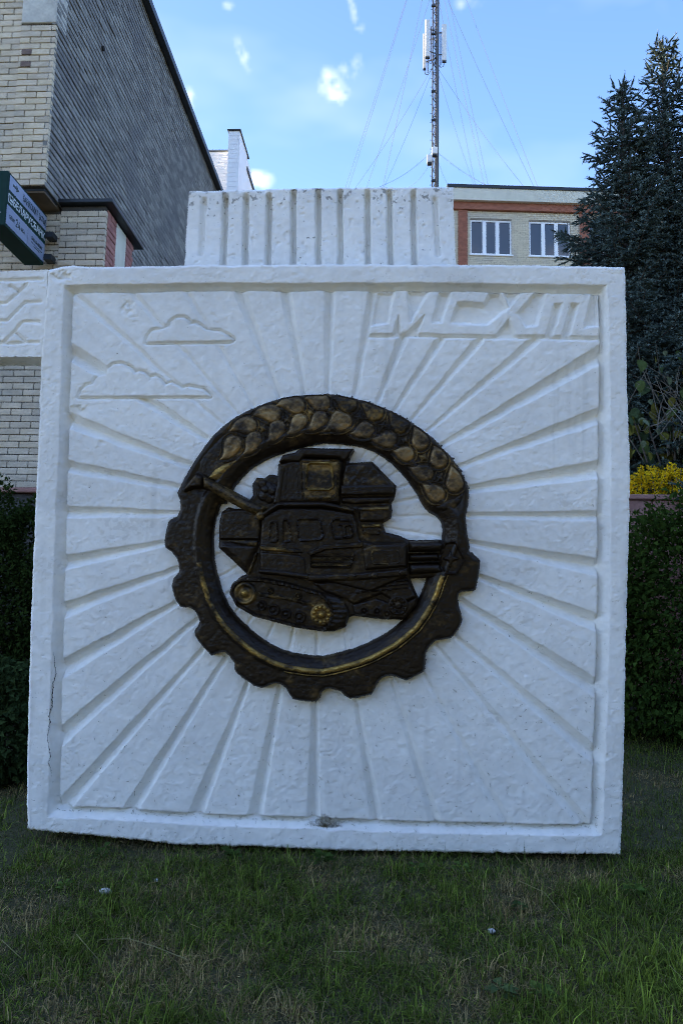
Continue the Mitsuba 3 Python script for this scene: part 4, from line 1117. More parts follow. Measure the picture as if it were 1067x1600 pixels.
for (a, b, c, d) in openings:
    if c < wz0 - 2.5:
        continue
    wk = obox(a + 0.002, b - 0.002, 0.205, 0.28, c + 0.002, d - 0.002, "window_dark", "window")
    cc = [a, a + (b - a) * 0.345, a + (b - a) * 0.66, b]
    for j in range(3):
        obox(cc[j] + 0.04, cc[j + 1] - 0.04, 0.150, 0.160, c + 0.06, d - 0.06, "window_dark", "pane", wk)
    fr = [box([a + 0.003, 0.11, c + 0.003], [b - 0.003, 0.20, c + 0.075]), box([a + 0.003, 0.11, d - 0.075], [b - 0.003, 0.20, d - 0.003])]
    for j, x in enumerate(cc):
        wv = 0.055 if j in (0, 3) else 0.085
        x0_ = a if j == 0 else b - 0.07 if j == 3 else x - wv
        x1_ = a + 0.07 if j == 0 else b if j == 3 else x + wv
        fr.append(box([x0_ + 0.003, 0.113, c + 0.076], [x1_ - 0.003, 0.197, d - 0.076]))
    q = cat(fr); q.apply_transform(OM); obj("frame", q, "pvc_white", wk)
    obox(a - 0.05, b + 0.05, 0.0, 0.11, c - 0.06, c + 0.002, "pvc_white", "sill", wk)

# ------------------------------------------------------------------ lattice mast
MS = thing("lattice_mast", "slim dark lattice mast with white antenna panels and thin guy wires", "mast")
MY = 42.0
mb = A(680, 330, MY); mtop = A(678.5, -420, MY)
mz0, mz1 = TER, mtop[2]
r = 0.17
mx, mxt = mb[0], mtop[0]
legs = [(mx - r, MY - 0.05), (mx + r * 0.9, MY - 0.08), (mx + 0.03, MY + 0.26)]
for (x, y) in legs:
    obj("leg", tube([[x, y, mz0], [x + (mxt - mx) * 0.2, y, mz1]], 0.045, 6), "mast_steel", MS)
ms = []; z = p0[2] - 2; k = 0
while z < mz1:
    for (i, j) in ((0, 1), (1, 2), (2, 0)):
        a, b = legs[i], legs[j]
        ms.append(tube([[a[0], a[1], z], [b[0], b[1], z]], 0.022, 4))
        ms.append(tube([[a[0], a[1], z], [b[0], b[1], z + 0.55]] if k % 2 else [[b[0], b[1], z], [a[0], a[1], z + 0.55]], 0.014, 4))
    ms.append(tube([[legs[0][0] - 0.16, legs[0][1], z + 0.2], [legs[0][0], legs[0][1], z + 0.2]], 0.018, 4))
    z += 0.55; k += 1
obj("bracing", cat(ms), "mast_steel", MS, kind="stuff")
obj("cable_run", tube([[mx + 0.07, MY - 0.12, p0[2] - 3], [mx + 0.08, MY - 0.12, mz1]], 0.05, 6), "mast_steel", MS)
def ant(px0, px1, py0, py1, y):
    a, b = A(px0, py0, y), A(px1, py1, y)
    k = obj("antenna_panel", box([a[0], y - 0.06, b[2]], [b[0], y + 0.08, a[2]], 0.03), "antenna_plastic", MS)
    xm = (a[0] + b[0]) / 2
    obj("end_cap", box([a[0] + 0.01, y - 0.05, b[2] - 0.09], [b[0] - 0.01, y + 0.07, b[2] - 0.002]), "dark_metal", k)
    s = 1 if xm < mx else -1
    for f_ in (0.2, 0.8):
        zz = b[2] + (a[2] - b[2]) * f_
        obj("arm", tube([[xm, y + 0.1, zz], [mx, MY, zz]], 0.035, 5), "mast_steel", k)
    obj("jumper_cable", tube([[xm, y, b[2] - 0.08], [xm + s * 0.04, y, b[2] - 0.35], [xm + s * 0.2, y, b[2] - 0.42], [xm + s * 0.32, y + 0.2, b[2] - 0.1], [mx, MY - 0.1, b[2] + 0.2]], 0.022, 5), "dark_metal", k)
    obj("mounting_pipe", tube([[xm + s * 0.20, y + 0.10, b[2] - 0.2], [xm + s * 0.20, y + 0.10, a[2] - 0.4]], 0.035, 6), "mast_steel", k)
ant(664.5, 671.5, 30, 88, MY - 0.35)
ant(661.0, 665.5, 52, 106, MY + 0.25)
ant(690.5, 697.5, 37, 94, MY - 0.1)
for (x0_, x1_, y0_, y1_) in ((674.5, 683.5, 231, 241), (667, 675, 243, 254)):
    a, b = A(x0_, y0_, MY - 0.3), A(x1_, y1_, MY - 0.3)
    k = obj("equipment_box", box([a[0], MY - 0.45, b[2]], [b[0], MY - 0.15, a[2]], 0.02), "antenna_plastic", MS)
    obj("box_base", box([a[0] + 0.03, MY - 0.42, b[2] - 0.10], [b[0] - 0.03, MY - 0.18, b[2] - 0.003]), "dark_metal", k)
for py in (8, 52, 142, 187, 282):
    q = A(677, py, MY - 0.12); obj("clamp", box(q - [0.12, 0.05, 0.05], q + [0.12, 0.05, 0.05]), "dark_metal", MS)
def guy(x0_, y0_, x1_, y1_, dy):
    """From the mast where its line passes (x0,y0) in the view, down to an anchor dy metres in front of or behind the mast."""
    a, b = A(x0_, y0_, MY), A(x1_, y1_, MY + dy)
    b = a + (b - a) * 1.06
    pts = [a + (b - a) * t - np.array([0, 0, 0.25 * math.sin(math.pi * t)]) for t in np.linspace(0, 1, 9)]
    obj("guy_wire", tube(pts, 0.0085, 4), "wire_steel", MS)
for x0_, y0_, x1_, y1_, dy in [(677, -140, 540, 290, -3), (677, -140, 545, 290, 4), (677, -20, 573, 290, 5), (677, -90, 598, 290, -3), (676, 104, 555, 292, -3), (676, 108, 600, 290, 4), (675, 236, 598, 288, -2), (675, 250, 640, 290, 3),
                               (682, -20, 744, 294, 4), (682, -100, 764, 294, 5), (682, -60, 758, 294, -3), (682, -130, 843, 298, -3), (682, -40, 838, 298, 4), (684, 106, 825, 298, -2), (684, 112, 742, 292, 4), (684, 238, 780, 296, -2), (684, 250, 704, 292, 3)]:
    guy(x0_, y0_, x1_, y1_, dy)

# ------------------------------------------------------------------ pink retaining wall
RW = thing("retaining_wall", "low pink slab retaining wall with a flat cap below the yellow flowers", "wall")
RY = 7.46
obj("wall_core", box([-9, RY + 0.03, 0.2], [9, RY + 0.16, TER - 0.02]), "mortar", RW)
x = A(1019.5, 785, RY)[0] - 0.25 * 23; k = 0
rg = np.random.default_rng(9)
while x < 3.9:
    if (x < -2.0 and x > -5.2) or x > 1.4:
        q = box([x + 0.004, RY + rg.normal() * 0.002, 0.9], [x + 0.246, RY + 0.04, TER - 0.012], 0.005)
        obj("slab", q, "pink_slab", RW)
    x += 0.25
obj("cap", box([-9, RY - 0.03, TER - 0.008], [9, RY + 0.17, TER + 0.04], 0.008), "pink_slab", RW)

# ------------------------------------------------------------------ foliage helpers
def blades(P, yaw, L, width, lean, col, segs=2, curl=0.8):
    """Curved tapering blades: (n,3) roots -> vertices, triangles, colours."""
    n = len(P); t = np.linspace(0, 1, segs + 1)
    d = np.stack([np.cos(yaw), np.sin(yaw), 0 * yaw], 1); s = np.stack([-np.sin(yaw), np.cos(yaw), 0 * yaw], 1)
    V = []
    for k, tt in enumerate(t):
        ang = lean * (0.35 + curl * tt)
        c = P + (L * tt * np.sin(ang))[:, None] * d + np.stack([0 * L, 0 * L, L * tt * np.cos(ang)], 1)
        wv = (width * (1 - tt) ** 0.7 * (1.0 if k else 0.8))[:, None]
        if k < segs:
            V += [c - s * wv / 2, c + s * wv / 2]
        else:
            V += [c]
    m = 2 * segs + 1
    V = np.stack(V, 1).reshape(-1, 3)
    f = []
    for k in range(segs - 1):
        f += [[2 * k, 2 * k + 1, 2 * k + 3], [2 * k, 2 * k + 3, 2 * k + 2]]
    f += [[2 * segs - 2, 2 * segs - 1, 2 * segs]]
    Fc = (np.array(f)[None] + (np.arange(n) * m)[:, None, None]).reshape(-1, 3)
    return V, Fc, np.repeat(col, m, 0)


def join(parts):
    off = 0; V, Fc, C = [], [], []
    for v_, f_, c_ in parts:
        V.append(v_); Fc.append(f_ + off); C.append(c_); off += len(v_)
    return np.vstack(V), np.vstack(Fc), np.vstack(C)


def leaves(P, D, N, L, W, col, fold=0.25):
    """Folded pointed leaves: root P, direction D, face normal N."""
    D = D / np.linalg.norm(D, axis=1, keepdims=True); S = np.cross(D, N); S /= np.linalg.norm(S, axis=1, keepdims=True) + 1e-9; N = np.cross(S, D)
    L, W = np.broadcast_to(L, len(P))[:, None], np.broadcast_to(W, len(P))[:, None]
    V = np.stack([P, P + D * L * 0.45 + S * W / 2 + N * W * fold, P + D * L - N * L * 0.12, P + D * L * 0.45 - S * W / 2 + N * W * fold, P + D * L * 0.5], 1)
    f = np.array([[0, 1, 4], [1, 2, 4], [0, 4, 3], [4, 2, 3]])
    return V.reshape(-1, 3), (f[None] + (np.arange(len(P)) * 5)[:, None, None]).reshape(-1, 3), np.repeat(col, 5, 0)


# ------------------------------------------------------------------ lawn
rg = np.random.default_rng(77)
def scatter(n, x0, x1, y0, y1):
    return np.stack([rg.uniform(x0, x1, n), rg.uniform(y0, y1, n)], 1)
XY = np.vstack([scatter(118000, -1.75, 1.95, 2.45, 4.35), scatter(9000, -2.8, -1.7, 3.3, 5.2), scatter(34000, 1.05, 3.4, 4.0, 7.0), scatter(7000, 1.9, 2.6, 3.0, 4.1)])
cl = np.vstack([scatter(5200, -1.8, 2.0, 2.4, 4.4), scatter(700, -2.9, -1.7, 3.3, 5.2), scatter(2600, 1.05, 3.4, 4.0, 7.0)])
from scipy.spatial import cKDTree
_, ci = cKDTree(cl).query(XY)
pull = rg.uniform(0.0, 0.62, len(XY))[:, None]
XY = cl[ci] * pull + XY * (1 - pull)
cvar = rg.normal(size=len(cl)); cbig = rg.gamma(4, 0.25, len(cl))
out = XY - cl[ci]
n = len(XY)
patch = meshkit.fbm(np.c_[XY * 2.6, np.zeros(n)], 3, 14); dry = meshkit.fbm(np.c_[XY * 3.3 + 20, np.zeros(n)], 4, 25); fine = meshkit.fbm(np.c_[XY * 9 + 3, np.zeros(n)], 2, 5)
under = (XY[:, 1] > 4.02) & (XY[:, 0] > -1.8) & (XY[:, 0] < 1.2)
keep = (rg.random(n) < 0.70 + 1.2 * np.clip(patch - 0.33, 0, 1) + 0.2 * fine) & ~(under & (rg.random(n) < 0.5))
XY, patch, dry, fine, out, ci = XY[keep], patch[keep], dry[keep], fine[keep], out[keep], ci[keep]; n = len(XY)
lush = np.clip(1 - np.hypot(XY[:, 0] - 0.95, (XY[:, 1] - 2.95) * 1.2) / 0.62, 0, 1)
P = np.c_[XY, ground_z(XY[:, 0], XY[:, 1]) - 0.004]
isdry = rg.random(n) < np.clip((dry - 0.50) * 5 + 0.10 * cvar[ci], 0.04, 0.8) * (1 - lush * 0.9)
L = rg.gamma(6, 0.0072, n) * (0.55 + 0.9 * patch) * np.where(isdry, 0.8, 1.0) * (1 + 0.6 * lush) * np.clip(cbig[ci], 0.55, 1.7)
Wd = np.where(rg.random(n) < 0.12 + 0.4 * lush, rg.uniform(0.0045, 0.0085, n), rg.uniform(0.0026, 0.0054, n))
lean = np.abs(rg.normal(0.85, 0.48, n)) * np.where(isdry, 1.35, 1.0)
g0 = np.array([0.046, 0.072, 0.010]); g1_ = np.array([0.145, 0.195, 0.026]); st = np.array([0.30, 0.23, 0.10])
col = g0 + (g1_ - g0) * np.clip(rg.normal(0.25, 0.25, n) + 0.22 * cvar[ci] + 0.6 * lush, 0, 1.3)[:, None]
col = np.where(isdry[:, None], st * rg.uniform(0.45, 1.1, n)[:, None], col) * np.exp(rg.normal(-0.02, 0.42, n))[:, None]
v_, f_, c_ = blades(P, np.arctan2(out[:, 1], out[:, 0]) + rg.normal(0, 0.7, n), L, Wd, lean, col)
labels["lawn_grass"] = {"label": "short uneven lawn grass mixed with dry straw", "category": "grass", "kind": "stuff"}
# thatch: flat dead bits between the blades
m_ = 20000
T2 = np.vstack([scatter(16000, -1.75, 1.95, 2.45, 4.3), scatter(4000, 1.05, 3.2, 4.0, 6.6)])
tp = np.c_[T2, ground_z(T2[:, 0], T2[:, 1]) + rg.uniform(0.004, 0.025, m_)]
tv, tf, tc = blades(tp, rg.random(m_) * 2 * np.pi, rg.gamma(4, 0.012, m_), rg.uniform(0.0012, 0.003, m_), rg.uniform(1.25, 1.75, m_), np.array([[0.17, 0.13, 0.065]]) * rg.uniform(0.4, 1.5, m_)[:, None], 2, 0.5)
v_, f_, c_ = join([(v_, f_, c_), (tv, tf, tc)])
scene["lawn_grass"] = mikit.ply((v_, f_), "blade", False, color=c_)

# broad-leaved weeds
def weed(px, py, y, nleaf, size, label, up=0.5, seed=1, c=(0.075, 0.115, 0.030)):
    rg = np.random.default_rng(seed)
    q = A(px, py, y)
    k = thing("weed_plant", label, "weed")
    P, D, N, L_ = [], [], [], []
    for i in range(nleaf):
        a = rg.random() * 2 * np.pi; e = rg.uniform(0.1, 1.0) * up
        d = np.array([math.cos(a), math.sin(a), e]); h = rg.uniform(0.25, 1) * size * up * 2
        b = np.array([q[0], q[1], float(ground_z(q[0], q[1]))]) + d / np.linalg.norm(d) * [size * 0.5, size * 0.5, 0] * rg.uniform(0.1, 1) + [0, 0, h]
        P.append(b); D.append(d); N.append(np.array([0, -0.35, 1]) + rg.normal(size=3) * 0.25); L_.append(size * rg.uniform(0.6, 1.1))
        obj("stem", tube([[q[0], q[1], float(ground_z(q[0], q[1]))], (b + [q[0], q[1], b[2]]) / 2 - [0, 0, h * 0.3], b], 0.0014, 4), "straw", k) if i < 5 else None
    L_ = np.array(L_); col = np.array([c]) * rg.uniform(0.7, 1.3, (nleaf, 1))
    a_, b_, c__ = leaves(np.array(P), np.array(D), np.array(N), L_, L_ * 0.62, col)
    obj("foliage", (a_, b_), "leaf", k, color=c__)
weed(785, 1520, 2.98, 16, 0.055, "broad rosette weed with pale leaves in the lush grass at lower right", 0.35, 1, (0.075, 0.11, 0.045))
weed(845, 1530, 2.95, 14, 0.05, "low leafy weed just right of the broad rosette in the grass", 0.5, 2)
weed(160, 1425, 3.40, 26, 0.035, "feathery yellow-green weed below the white stone in the grass", 0.6, 3, (0.10, 0.13, 0.035))
weed(722, 1370, 3.95, 12, 0.045, "small three-leaved weed below the slab's middle right", 0.5, 4)
weed(990, 1374, 3.75, 16, 0.05, "leafy green weed off the slab's lower right corner", 0.6, 5, (0.06, 0.10, 0.025))
weed(160, 1340, 4.0, 14, 0.045, "dark leafy weed under the slab's lower left corner", 0.6, 6, (0.05, 0.085, 0.022))
weed(810, 1405, 3.62, 14, 0.04, "clover-like weed in the grass beside a long dry stem", 0.5, 7, (0.05, 0.085, 0.03))
weed(100, 1390, 3.62, 14, 0.034, "small bright weed left of the white stone", 0.7, 8, (0.09, 0.14, 0.035))
weed(365, 1345, 3.98, 22, 0.05, "weed in the shade below the slab's left half", 0.7, 9, (0.045, 0.075, 0.02))
weed(505, 1350, 3.98, 22, 0.05, "weed in the shade below the slab, under the moss clump", 0.7, 10, (0.045, 0.075, 0.02))
weed(940, 1415, 3.55, 16, 0.035, "flat weed in the dry grass at right", 0.3, 11, (0.07, 0.10, 0.035))
weed(650, 1380, 3.9, 12, 0.04, "slim weed left of the bare brown patch", 0.8, 12, (0.06, 0.10, 0.025))

def stone(px, py, y, r, label, seed):
    q = A(px, py, y); s = trimesh.creation.icosphere(3, 1.0)
    s.vertices *= (1 + 0.35 * (meshkit.fbm(s.vertices * 1.7, 3, seed) - 0.5)[:, None] * 2); s.vertices *= r
    s.apply_translation([q[0], q[1], float(ground_z(q[0], q[1])) + 0.012])
    k = thing("white_stone", label, "stone"); scene[k] = mikit.ply(s, "white_stone_surface", 40)
stone(166, 1383, 3.62, [0.027, 0.02, 0.014], "flat whitish stone lying in the grass left of the slab's foot", 2)
stone(245, 1362, 3.76, [0.010, 0.01, 0.008], "tiny white flake in the grass right of the whitish stone", 3)
stone(768, 1441, 3.42, [0.016, 0.012, 0.009], "small pale stone in the dry grass below the slab's right half", 4)
def stalk(pts, label, r=0.0018):
    w_ = []
    for px, py, y, dz in pts:
        q = A(px, py, y); w_.append([q[0], q[1], float(ground_z(q[0], q[1])) + dz])
    k = thing("dry_stalk", label, "grass stalk"); scene[k] = mikit.ply(tube(np.array(w_), np.linspace(r, r * 0.5, len(w_)), 5), "straw", True)
stalk([(292, 1530, 3.02, .05), (240, 1515, 3.07, .065), (200, 1506, 3.1, .075), (154, 1501, 3.12, .06)], "long pale grass stalk lying across the lawn at lower left")
stalk([(810, 1378, 3.75, .07), (850, 1405, 3.62, .08), (888, 1440, 3.46, .04)], "long dry stem leaning over the grass below the slab's right end")
stalk([(2, 1500, 3.1, .05), (32, 1528, 3.0, .04)], "yellowish stem at the left edge of the lawn")
stalk([(118, 1492, 3.15, .06), (140, 1510, 3.05, .05), (152, 1515, 3.03, .03)], "short yellow stem just left of the long pale stalk")
stalk([(1045, 1500, 3.1, .06), (1067, 1515, 3.05, .04)], "pale stem at the right edge of the lawn")
stalk([(520, 1496, 3.15, .05), (560, 1498, 3.14, .055)], "short straw in the middle of the lawn")

# ------------------------------------------------------------------ shrubs and hedge
def leafy(name, label, cat_, centre_, rad, n, Lf, c0, c1, seed, box_=False, hang=0.2, group=None, stems=9):
    rg = np.random.default_rng(seed)
    k = thing(name, label, cat_, group)
    d = rg.normal(size=(n, 3)); d /= np.linalg.norm(d, axis=1, keepdims=True)
    lump = meshkit.fbm(d * 2.6 + seed, 3, seed)
    if box_:
        m = np.abs(d) ** 6; d = d / (m.sum(1, keepdims=True)) ** (1 / 6)
    rr = (0.80 + 0.42 * (lump - 0.5)) * rg.uniform(0.35, 1.0, n) ** (0.42 if box_ else 0.22)
    P = np.asarray(centre_) + d * rad * rr[:, None]
    P[:, 2] += 0.02 * rg.normal(size=n)
    D = d + rg.normal(size=(n, 3)) * 0.8 - [0, 0, hang]; N = d * 0.6 + [0, 0, 0.7] + rg.normal(size=(n, 3)) * 0.4
    L_ = Lf * rg.uniform(0.6, 1.3, n)
    cc = np.array(c0) + (np.array(c1) - np.array(c0)) * np.clip(rg.normal(0.4, 0.3, n), 0, 1)[:, None]
    a_, b_, c__ = leaves(P, D, N, L_, L_ * 0.55, cc)
    obj("foliage", (a_, b_), "leaf", k, color=c__, kind="stuff")
    g = float(ground_z(centre_[0], centre_[1])) if centre_[1] < 7.4 else TER
    for i in range(stems):
        dd = rg.normal(size=3) * 0.5; dd[2] = 0.2
        e = np.asarray(centre_) + dd * rad * 0.9
        s = np.array([centre_[0] + rg.normal() * 0.07, centre_[1] + rg.normal() * 0.07, g - 0.02])
        obj("stem", tube([s, (s + e) / 2 + rg.normal(size=3) * 0.05, e], [0.016, 0.011, 0.005], 5), "bark", k)
    return k

leafy("evergreen_shrub", "tall dark rounded shrub left of the slab, below the brick wall", "shrub", (-3.75, 6.3, 1.55), (1.15, 0.75, 1.55), 26000, 0.042, (0.020, 0.034, 0.010), (0.045, 0.072, 0.018), 1)
leafy("evergreen_shrub", "dark shrub just behind the slab's left edge, beside the tall rounded one", "shrub", (-2.90, 6.45, 1.52), (0.95, 0.6, 1.20), 24000, 0.045, (0.020, 0.034, 0.010), (0.045, 0.072, 0.018), 17)
leafy("broadleaf_shrub", "lower shrub with glossy broad leaves left of the slab's foot", "shrub", (-2.48, 5.05, 0.86), (0.48, 0.42, 0.48), 5200, 0.06, (0.024, 0.042, 0.018), (0.060, 0.095, 0.034), 2)
leafy("clipped_hedge", "dense dark green hedge right of the slab, in front of the pink wall", "hedge", (3.2, 6.62, 1.62), (1.85, 0.62, 1.14), 42000, 0.056, (0.026, 0.050, 0.012), (0.070, 0.120, 0.024), 3, True)

# yellow flowering plants on the terrace edge
for i, (px, hgt) in enumerate([(990, 0.33), (1003, 0.36), (1016, 0.40), (1029, 0.36), (1042, 0.38), (1050, 0.46), (1064, 0.42)]):
    rg = np.random.default_rng(100 + i)
    q = A(px, 768, 7.70 + 0.05 * (i % 3)); base = np.array([q[0], q[1], TER])
    where = ["beside the slab's edge", "second from the slab", "third from the slab", "fourth from the slab", "fifth from the slab", "tallest, reaching above its row", "at the right edge of the view", "just beyond the right edge", "further beyond the right edge", "outermost"][i]
    k = thing("flowering_plant", f"yellow flowering plant on the terrace edge, {where}", "flower", "yellow flowers along the terrace edge")
    P, D, FP = [], [], []
    for s in range(4):
        tip = base + [rg.normal() * 0.05, rg.normal() * 0.05, hgt * rg.uniform(0.72, 1.02)]
        b0_ = base + [rg.normal() * 0.03, rg.normal() * 0.03, 0]
        obj("stem", tube([b0_, (b0_ + tip) / 2 + rg.normal(size=3) * 0.01, tip], 0.004, 5), "twig", k)
        for t in np.linspace(0.12, 1.0, 34):
            c = b0_ + (tip - b0_) * t
            for _ in range(4 if t > 0.25 else 2):
                d = rg.normal(size=3) * [1, 1, 0.5]
                if t > 0.25 and rg.random() < 0.85:
                    FP.append((c + d * 0.012, d + [0, 0, 0.3]))
                else:
                    P.append(c); D.append(d)
    P, D = np.array(P), np.array(D)
    a_, b_, c__ = leaves(P, D, np.tile([0, -0.3, 1.0], (len(P), 1)) + 0.3 * rg.normal(size=D.shape), 0.05, 0.016, np.array([[0.05, 0.085, 0.02]]) * rg.uniform(0.6, 1.3, (len(P), 1)))
    obj("foliage", (a_, b_), "leaf", k, color=c__)
    FPp, FD = np.array([x[0] for x in FP]), np.array([x[1] for x in FP])
    reps = 3; FPp, FD = np.repeat(FPp, reps, 0), np.repeat(FD, reps, 0) + rg.normal(size=(len(FP) * reps, 3)) * 0.8
    a_, b_, c__ = leaves(FPp, FD, rg.normal(size=FD.shape) + [0, -0.6, 0.6], 0.020, 0.014, np.array([[0.85, 0.62, 0.015]]) * rg.uniform(0.75, 1.1, (len(FPp), 1)))
    obj("blossom", (a_, b_), "blade", k, color=c__, kind="stuff")

# large-leaved bush with bare branches at the foot of the spruces
BU = thing("large_leaved_bush", "straggly bush with big yellowing leaves and bare branches behind the yellow flowers", "bush")
rg = np.random.default_rng(31)
for i in range(26):
    a = A(rg.uniform(1000, 1120), rg.uniform(640, 730), 7.95 + rg.uniform(-0.1, 0.2)); b = A(rg.uniform(985, 1100), rg.uniform(535, 650), 7.85 + rg.uniform(-0.15, 0.15))
    m_ = (a + b) / 2 + rg.normal(size=3) * 0.10
    obj("branch", tube([a, (a + m_) / 2 + rg.normal(size=3) * 0.02, m_, (m_ + b) / 2 + rg.normal(size=3) * 0.03, b], np.linspace(0.007, 0.002, 5), 5), "twig", BU)
for i in range(5):
    a = A(1030 + 20 * i, 768, 8.0)
    obj("branch", tube([[a[0], a[1], TER], [a[0] - 0.1, a[1] - 0.05, TER + 0.35], [a[0] - 0.22 + 0.1 * rg.normal(), a[1] - 0.08, TER + 0.9]], [0.014, 0.010, 0.006], 6), "bark", BU)
def big_leaf(L, c, seed):
    rg = np.random.default_rng(seed)
    t = np.linspace(0, 1, 9); wv = 0.42 * np.sin(np.pi * t ** 0.75) ** 0.8
    V = []; 
    for k, tt in enumerate(t):
        z = -0.18 * tt ** 2
        for s in (-1, -0.5, 0, 0.5, 1):
            V.append((s * wv[k], tt, z + 0.10 * abs(s) * wv[k] * 2 + 0.012 * rg.normal()))
    V = np.array(V) * L; f = []
    for k in range(8):
        for j in range(4):
            o = k * 5 + j; f += [[o, o + 1, o + 6], [o, o + 6, o + 5]]
    cc = np.array([c]) * 1.35 * (0.75 + 0.45 * rg.random((len(V), 1)))
    return mikit.ply((V, np.array(f)), "leaf", True, color=cc)
LV = [big_leaf(0.17, (0.06, 0.085, 0.03), 1), big_leaf(0.15, (0.10, 0.105, 0.025), 2), big_leaf(0.19, (0.045, 0.07, 0.035), 3), big_leaf(0.13, (0.13, 0.16, 0.10), 4), big_leaf(0.17, (0.13, 0.12, 0.03), 5)]
for i in range(150):
    py = rg.uniform(545, 728); px = rg.uniform(978, 1110)
    if py < 610 and rg.random() < 0.6:
        continue
    q = A(px, py, 7.78 + rg.uniform(0, 0.45))
    d = dict(LV[int(rg.integers(5))])
    d["to_world"] = T().translate(q.tolist()) @ T().rotate([0, 0, 1], float(rg.uniform(0, 360))) @ T().rotate([1, 0, 0], float(rg.uniform(-100, -35))) @ T().rotate([0, 1, 0], float(rg.normal() * 35)) @ T().scale(float(rg.uniform(0.42, 0.85)))
    obj("leaf", d, None, BU)

# ------------------------------------------------------------------ unseen trees out of view, placed to block low sky from the slab
rg = np.random.default_rng(55)
P, D = [], []
for i in range(22):
    t_ = math.radians(-104 + 6.0 * i)             # the unseen row curves round behind and right of the camera
    cx_, cy_, h_ = 2 + 24 * math.cos(t_) + rg.normal() * 0.8, 2 + 24 * math.sin(t_) - rg.random() * 4, rg.uniform(9.0, 12.5)
    if cy_ > 3:
        continue
    d = rg.normal(size=(420, 3)); d /= np.linalg.norm(d, axis=1, keepdims=True)
    P.append(np.array([cx_, cy_, h_ * 0.53 - 1]) + d * [2.9, 2.6, h_ * 0.50] * (rg.random((420, 1)) ** 0.3)); D.append(d)
P, D = np.vstack(P), np.vstack(D)
a_, b_, c__ = leaves(P, D + 0.7 * rg.normal(size=D.shape), D + [0, 0, 0.6], 1.3, 1.0, np.array([[0.035, 0.055, 0.018]]) * rg.uniform(0.6, 1.4, (len(P), 1)))
scene["unseen_trees"] = mikit.ply((a_, b_), "blade", False, color=c__)
labels["unseen_trees"] = {"label": "unseen row of leafy trees out of view, placed to block low sky light from the slab", "category": "trees", "kind": "stuff"}

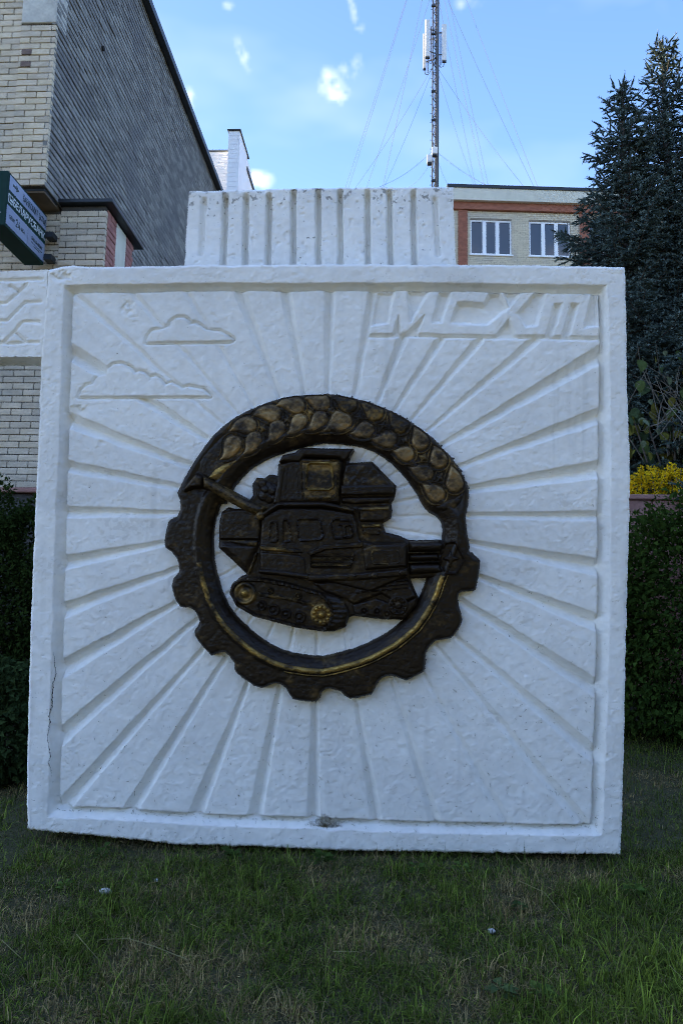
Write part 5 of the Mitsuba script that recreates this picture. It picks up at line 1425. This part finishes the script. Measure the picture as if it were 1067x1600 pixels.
# ------------------------------------------------------------------ spruces
def spruce(label, base, height, radius, seed, n_whorl, crown0=0.02, dens=1.0):
    rg = np.random.default_rng(seed)
    k = thing("spruce_tree", label, "tree")
    b = np.asarray(base, float); top_ = b + [0, 0, height]
    obj("trunk", tube([b, b + [0, 0, height * 0.5], top_], [0.13, 0.07, 0.012], 8), "bark", k)
    wood = []; TP, TD, TL = [], [], []
    def twig(p, d, L):
        TP.append(p); TD.append(d / (np.linalg.norm(d) + 1e-9)); TL.append(L)
    nw = n_whorl
    for i in range(nw):
        f = crown0 + (1 - crown0) * (i / nw) ** 0.92
        z = height * f
        R = radius * (1 - f) ** 1.08 * (1 + 0.16 * rg.normal()) + 0.09
        nb = int(rg.integers(8, 11)) if f < 0.85 else 5
        a0_ = rg.random() * 6.28
        for j in range(nb):
            a = a0_ + j * 2 * np.pi / nb + rg.normal() * 0.18
            Rb = R * rg.uniform(0.72, 1.12)
            up = 0.55 * f + 0.06
            pts = []
            for t in np.linspace(0, 1, 6):
                drop_ = -0.30 * (1 - f) * t * Rb + up * t * Rb * 0.7 + 0.16 * Rb * max(0, t - 0.6) ** 1.2 * (1.8)
                pts.append(b + [math.cos(a) * Rb * t, math.sin(a) * Rb * t, z + drop_])
            pts = np.array(pts) + rg.normal(size=(6, 3)) * 0.01
            wood.append(tube(pts, np.linspace(0.014, 0.004, 6) * (0.6 + 0.6 * (1 - f)), 4))
            out = np.array([math.cos(a), math.sin(a), 0]); sd = np.array([-math.sin(a), math.cos(a), 0])
            nt = max(6, int(Rb / 0.042 * dens))
            for q in range(nt):
                t = 0.12 + 0.88 * (q + rg.random()) / nt
                x = t * 5; i0 = min(int(x), 4); p = pts[i0] + (pts[i0 + 1] - pts[i0]) * (x - i0)
                s = 1 if q % 2 else -1
                Lt = (0.10 + 0.36 * Rb * (1 - t) ** 0.7 * 0.6) * rg.uniform(0.7, 1.2)
                d = out * 0.75 + sd * s * rg.uniform(0.5, 1.0) + np.array([0, 0, rg.normal() * 0.22 - 0.12])
                d /= np.linalg.norm(d)
                twig(p, d, Lt)
                if Lt > 0.14:
                    m = int(Lt / 0.095)
                    for h in range(m):
                        pp = p + d * Lt * (h + 0.7) / (m + 0.6)
                        d2 = d + np.cross(d, [0, 0, 1]) * (1 if h % 2 else -1) * 0.9 + np.array([0, 0, rg.normal() * 0.3 - 0.05])
                        twig(pp, d2, rg.uniform(0.10, 0.17))
            twig(pts[4], pts[5] - pts[4] + [0, 0, 0.02], 0.16 + 0.04 * rg.random())
    for h in np.linspace(0.45, 0.985, 60):
        for a in rg.random(5) * 6.28:
            twig(b + [0, 0, height * h], np.array([math.cos(a), math.sin(a), 0.5 + 0.6 * h]), 0.10 + 0.10 * rg.random() * (1.3 - h))
    twig(top_ - [0, 0, 0.16], np.array([0, 0, 1.0]), 0.22); twig(top_ - [0, 0, 0.25], np.array([0.25, 0, 1.0]), 0.18)
    TP, TD, TL = np.array(TP), np.array(TD), np.array(TL)
    # needles: a brush of slim blades round every twig
    per = 17
    n = len(TP)
    P = np.repeat(TP, per, 0); D = np.repeat(TD, per, 0); L = np.repeat(TL, per)
    t = rg.random(n * per) ** 0.85; a = rg.random(n * per) * 2 * np.pi
    ref = np.where(np.abs(D[:, 2:3]) < 0.9, [[0, 0, 1.0]], [[1.0, 0, 0]])
    A_ = np.cross(D, ref); A_ /= np.linalg.norm(A_, axis=1, keepdims=True); B_ = np.cross(D, A_)
    side_ = A_ * np.cos(a)[:, None] + B_ * np.sin(a)[:, None]
    root = P + D * (L * t)[:, None]
    nd = D * 0.65 + side_ * 0.9; nd /= np.linalg.norm(nd, axis=1, keepdims=True)
    tip = root + nd * (rg.uniform(0.024, 0.038, n * per) * (0.8 + 0.4 * (1 - t)))[:, None] + [0, 0, 0.003]
    cr = np.cross(nd, side_ + rg.normal(size=nd.shape) * 0.4); cr /= np.linalg.norm(cr, axis=1, keepdims=True) + 1e-9
    hw = 0.0058
    V = np.stack([root - cr * hw, root + cr * hw, tip], 1).reshape(-1, 3)
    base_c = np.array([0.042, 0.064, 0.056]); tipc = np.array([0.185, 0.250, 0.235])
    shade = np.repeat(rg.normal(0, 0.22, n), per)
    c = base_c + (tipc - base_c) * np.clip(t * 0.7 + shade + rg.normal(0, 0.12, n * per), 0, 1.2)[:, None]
    # and a slim spindle of packed inner needles along the shoot
    U = np.where(np.abs(TD[:, 2:3]) < 0.9, [[0, 0, 1.0]], [[1.0, 0, 0]]); a1 = np.cross(TD, U); a1 /= np.linalg.norm(a1, axis=1, keepdims=True); b1 = np.cross(TD, a1)
    m1 = TP + TD * TL[:, None] * 0.45; rr = 0.014
    S = np.stack([TP, m1 + a1 * rr, m1 - a1 * rr * 0.5 + b1 * rr * 0.87, m1 - a1 * rr * 0.5 - b1 * rr * 0.87, TP + TD * TL[:, None]], 1).reshape(-1, 3)
    sf = np.array([[0, 1, 2], [0, 2, 3], [0, 3, 1], [4, 2, 1], [4, 3, 2], [4, 1, 3]])
    sf = (sf[None] + (np.arange(n) * 5)[:, None, None]).reshape(-1, 3)
    sc_ = np.repeat(np.tile(base_c * 0.8, (n, 1)) * (1 + 0.3 * rg.normal(size=(n, 1))).clip(0.4, 1.8), 5, 0)
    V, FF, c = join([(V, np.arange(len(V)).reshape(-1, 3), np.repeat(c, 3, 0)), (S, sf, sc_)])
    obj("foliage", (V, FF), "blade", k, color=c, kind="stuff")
    obj("branch", cat(wood), "bark", k, kind="stuff")
    return n * per


SPY = 9.0
s1 = A(1035, 62, SPY + 0.35); s2 = A(977, 130, SPY); s3 = A(1100, 190, SPY - 0.2)
NT = [spruce("tallest blue spruce, its pointed top standing highest at upper right", (s1[0], s1[1], TER), s1[2] - TER, 2.05, 11, 34, dens=0.85),
      spruce("shorter blue spruce just left of the tallest one, beside the office block", (s2[0] - 0.04, s2[1], TER), s2[2] - TER, 1.75, 12, 30),
      spruce("third spruce at the right edge, only its left boughs inside the frame", (s3[0], s3[1], TER), s3[2] - TER, 1.4, 13, 22, dens=0.55)]
if __name__ == "__main__" and False:
    print(NT)
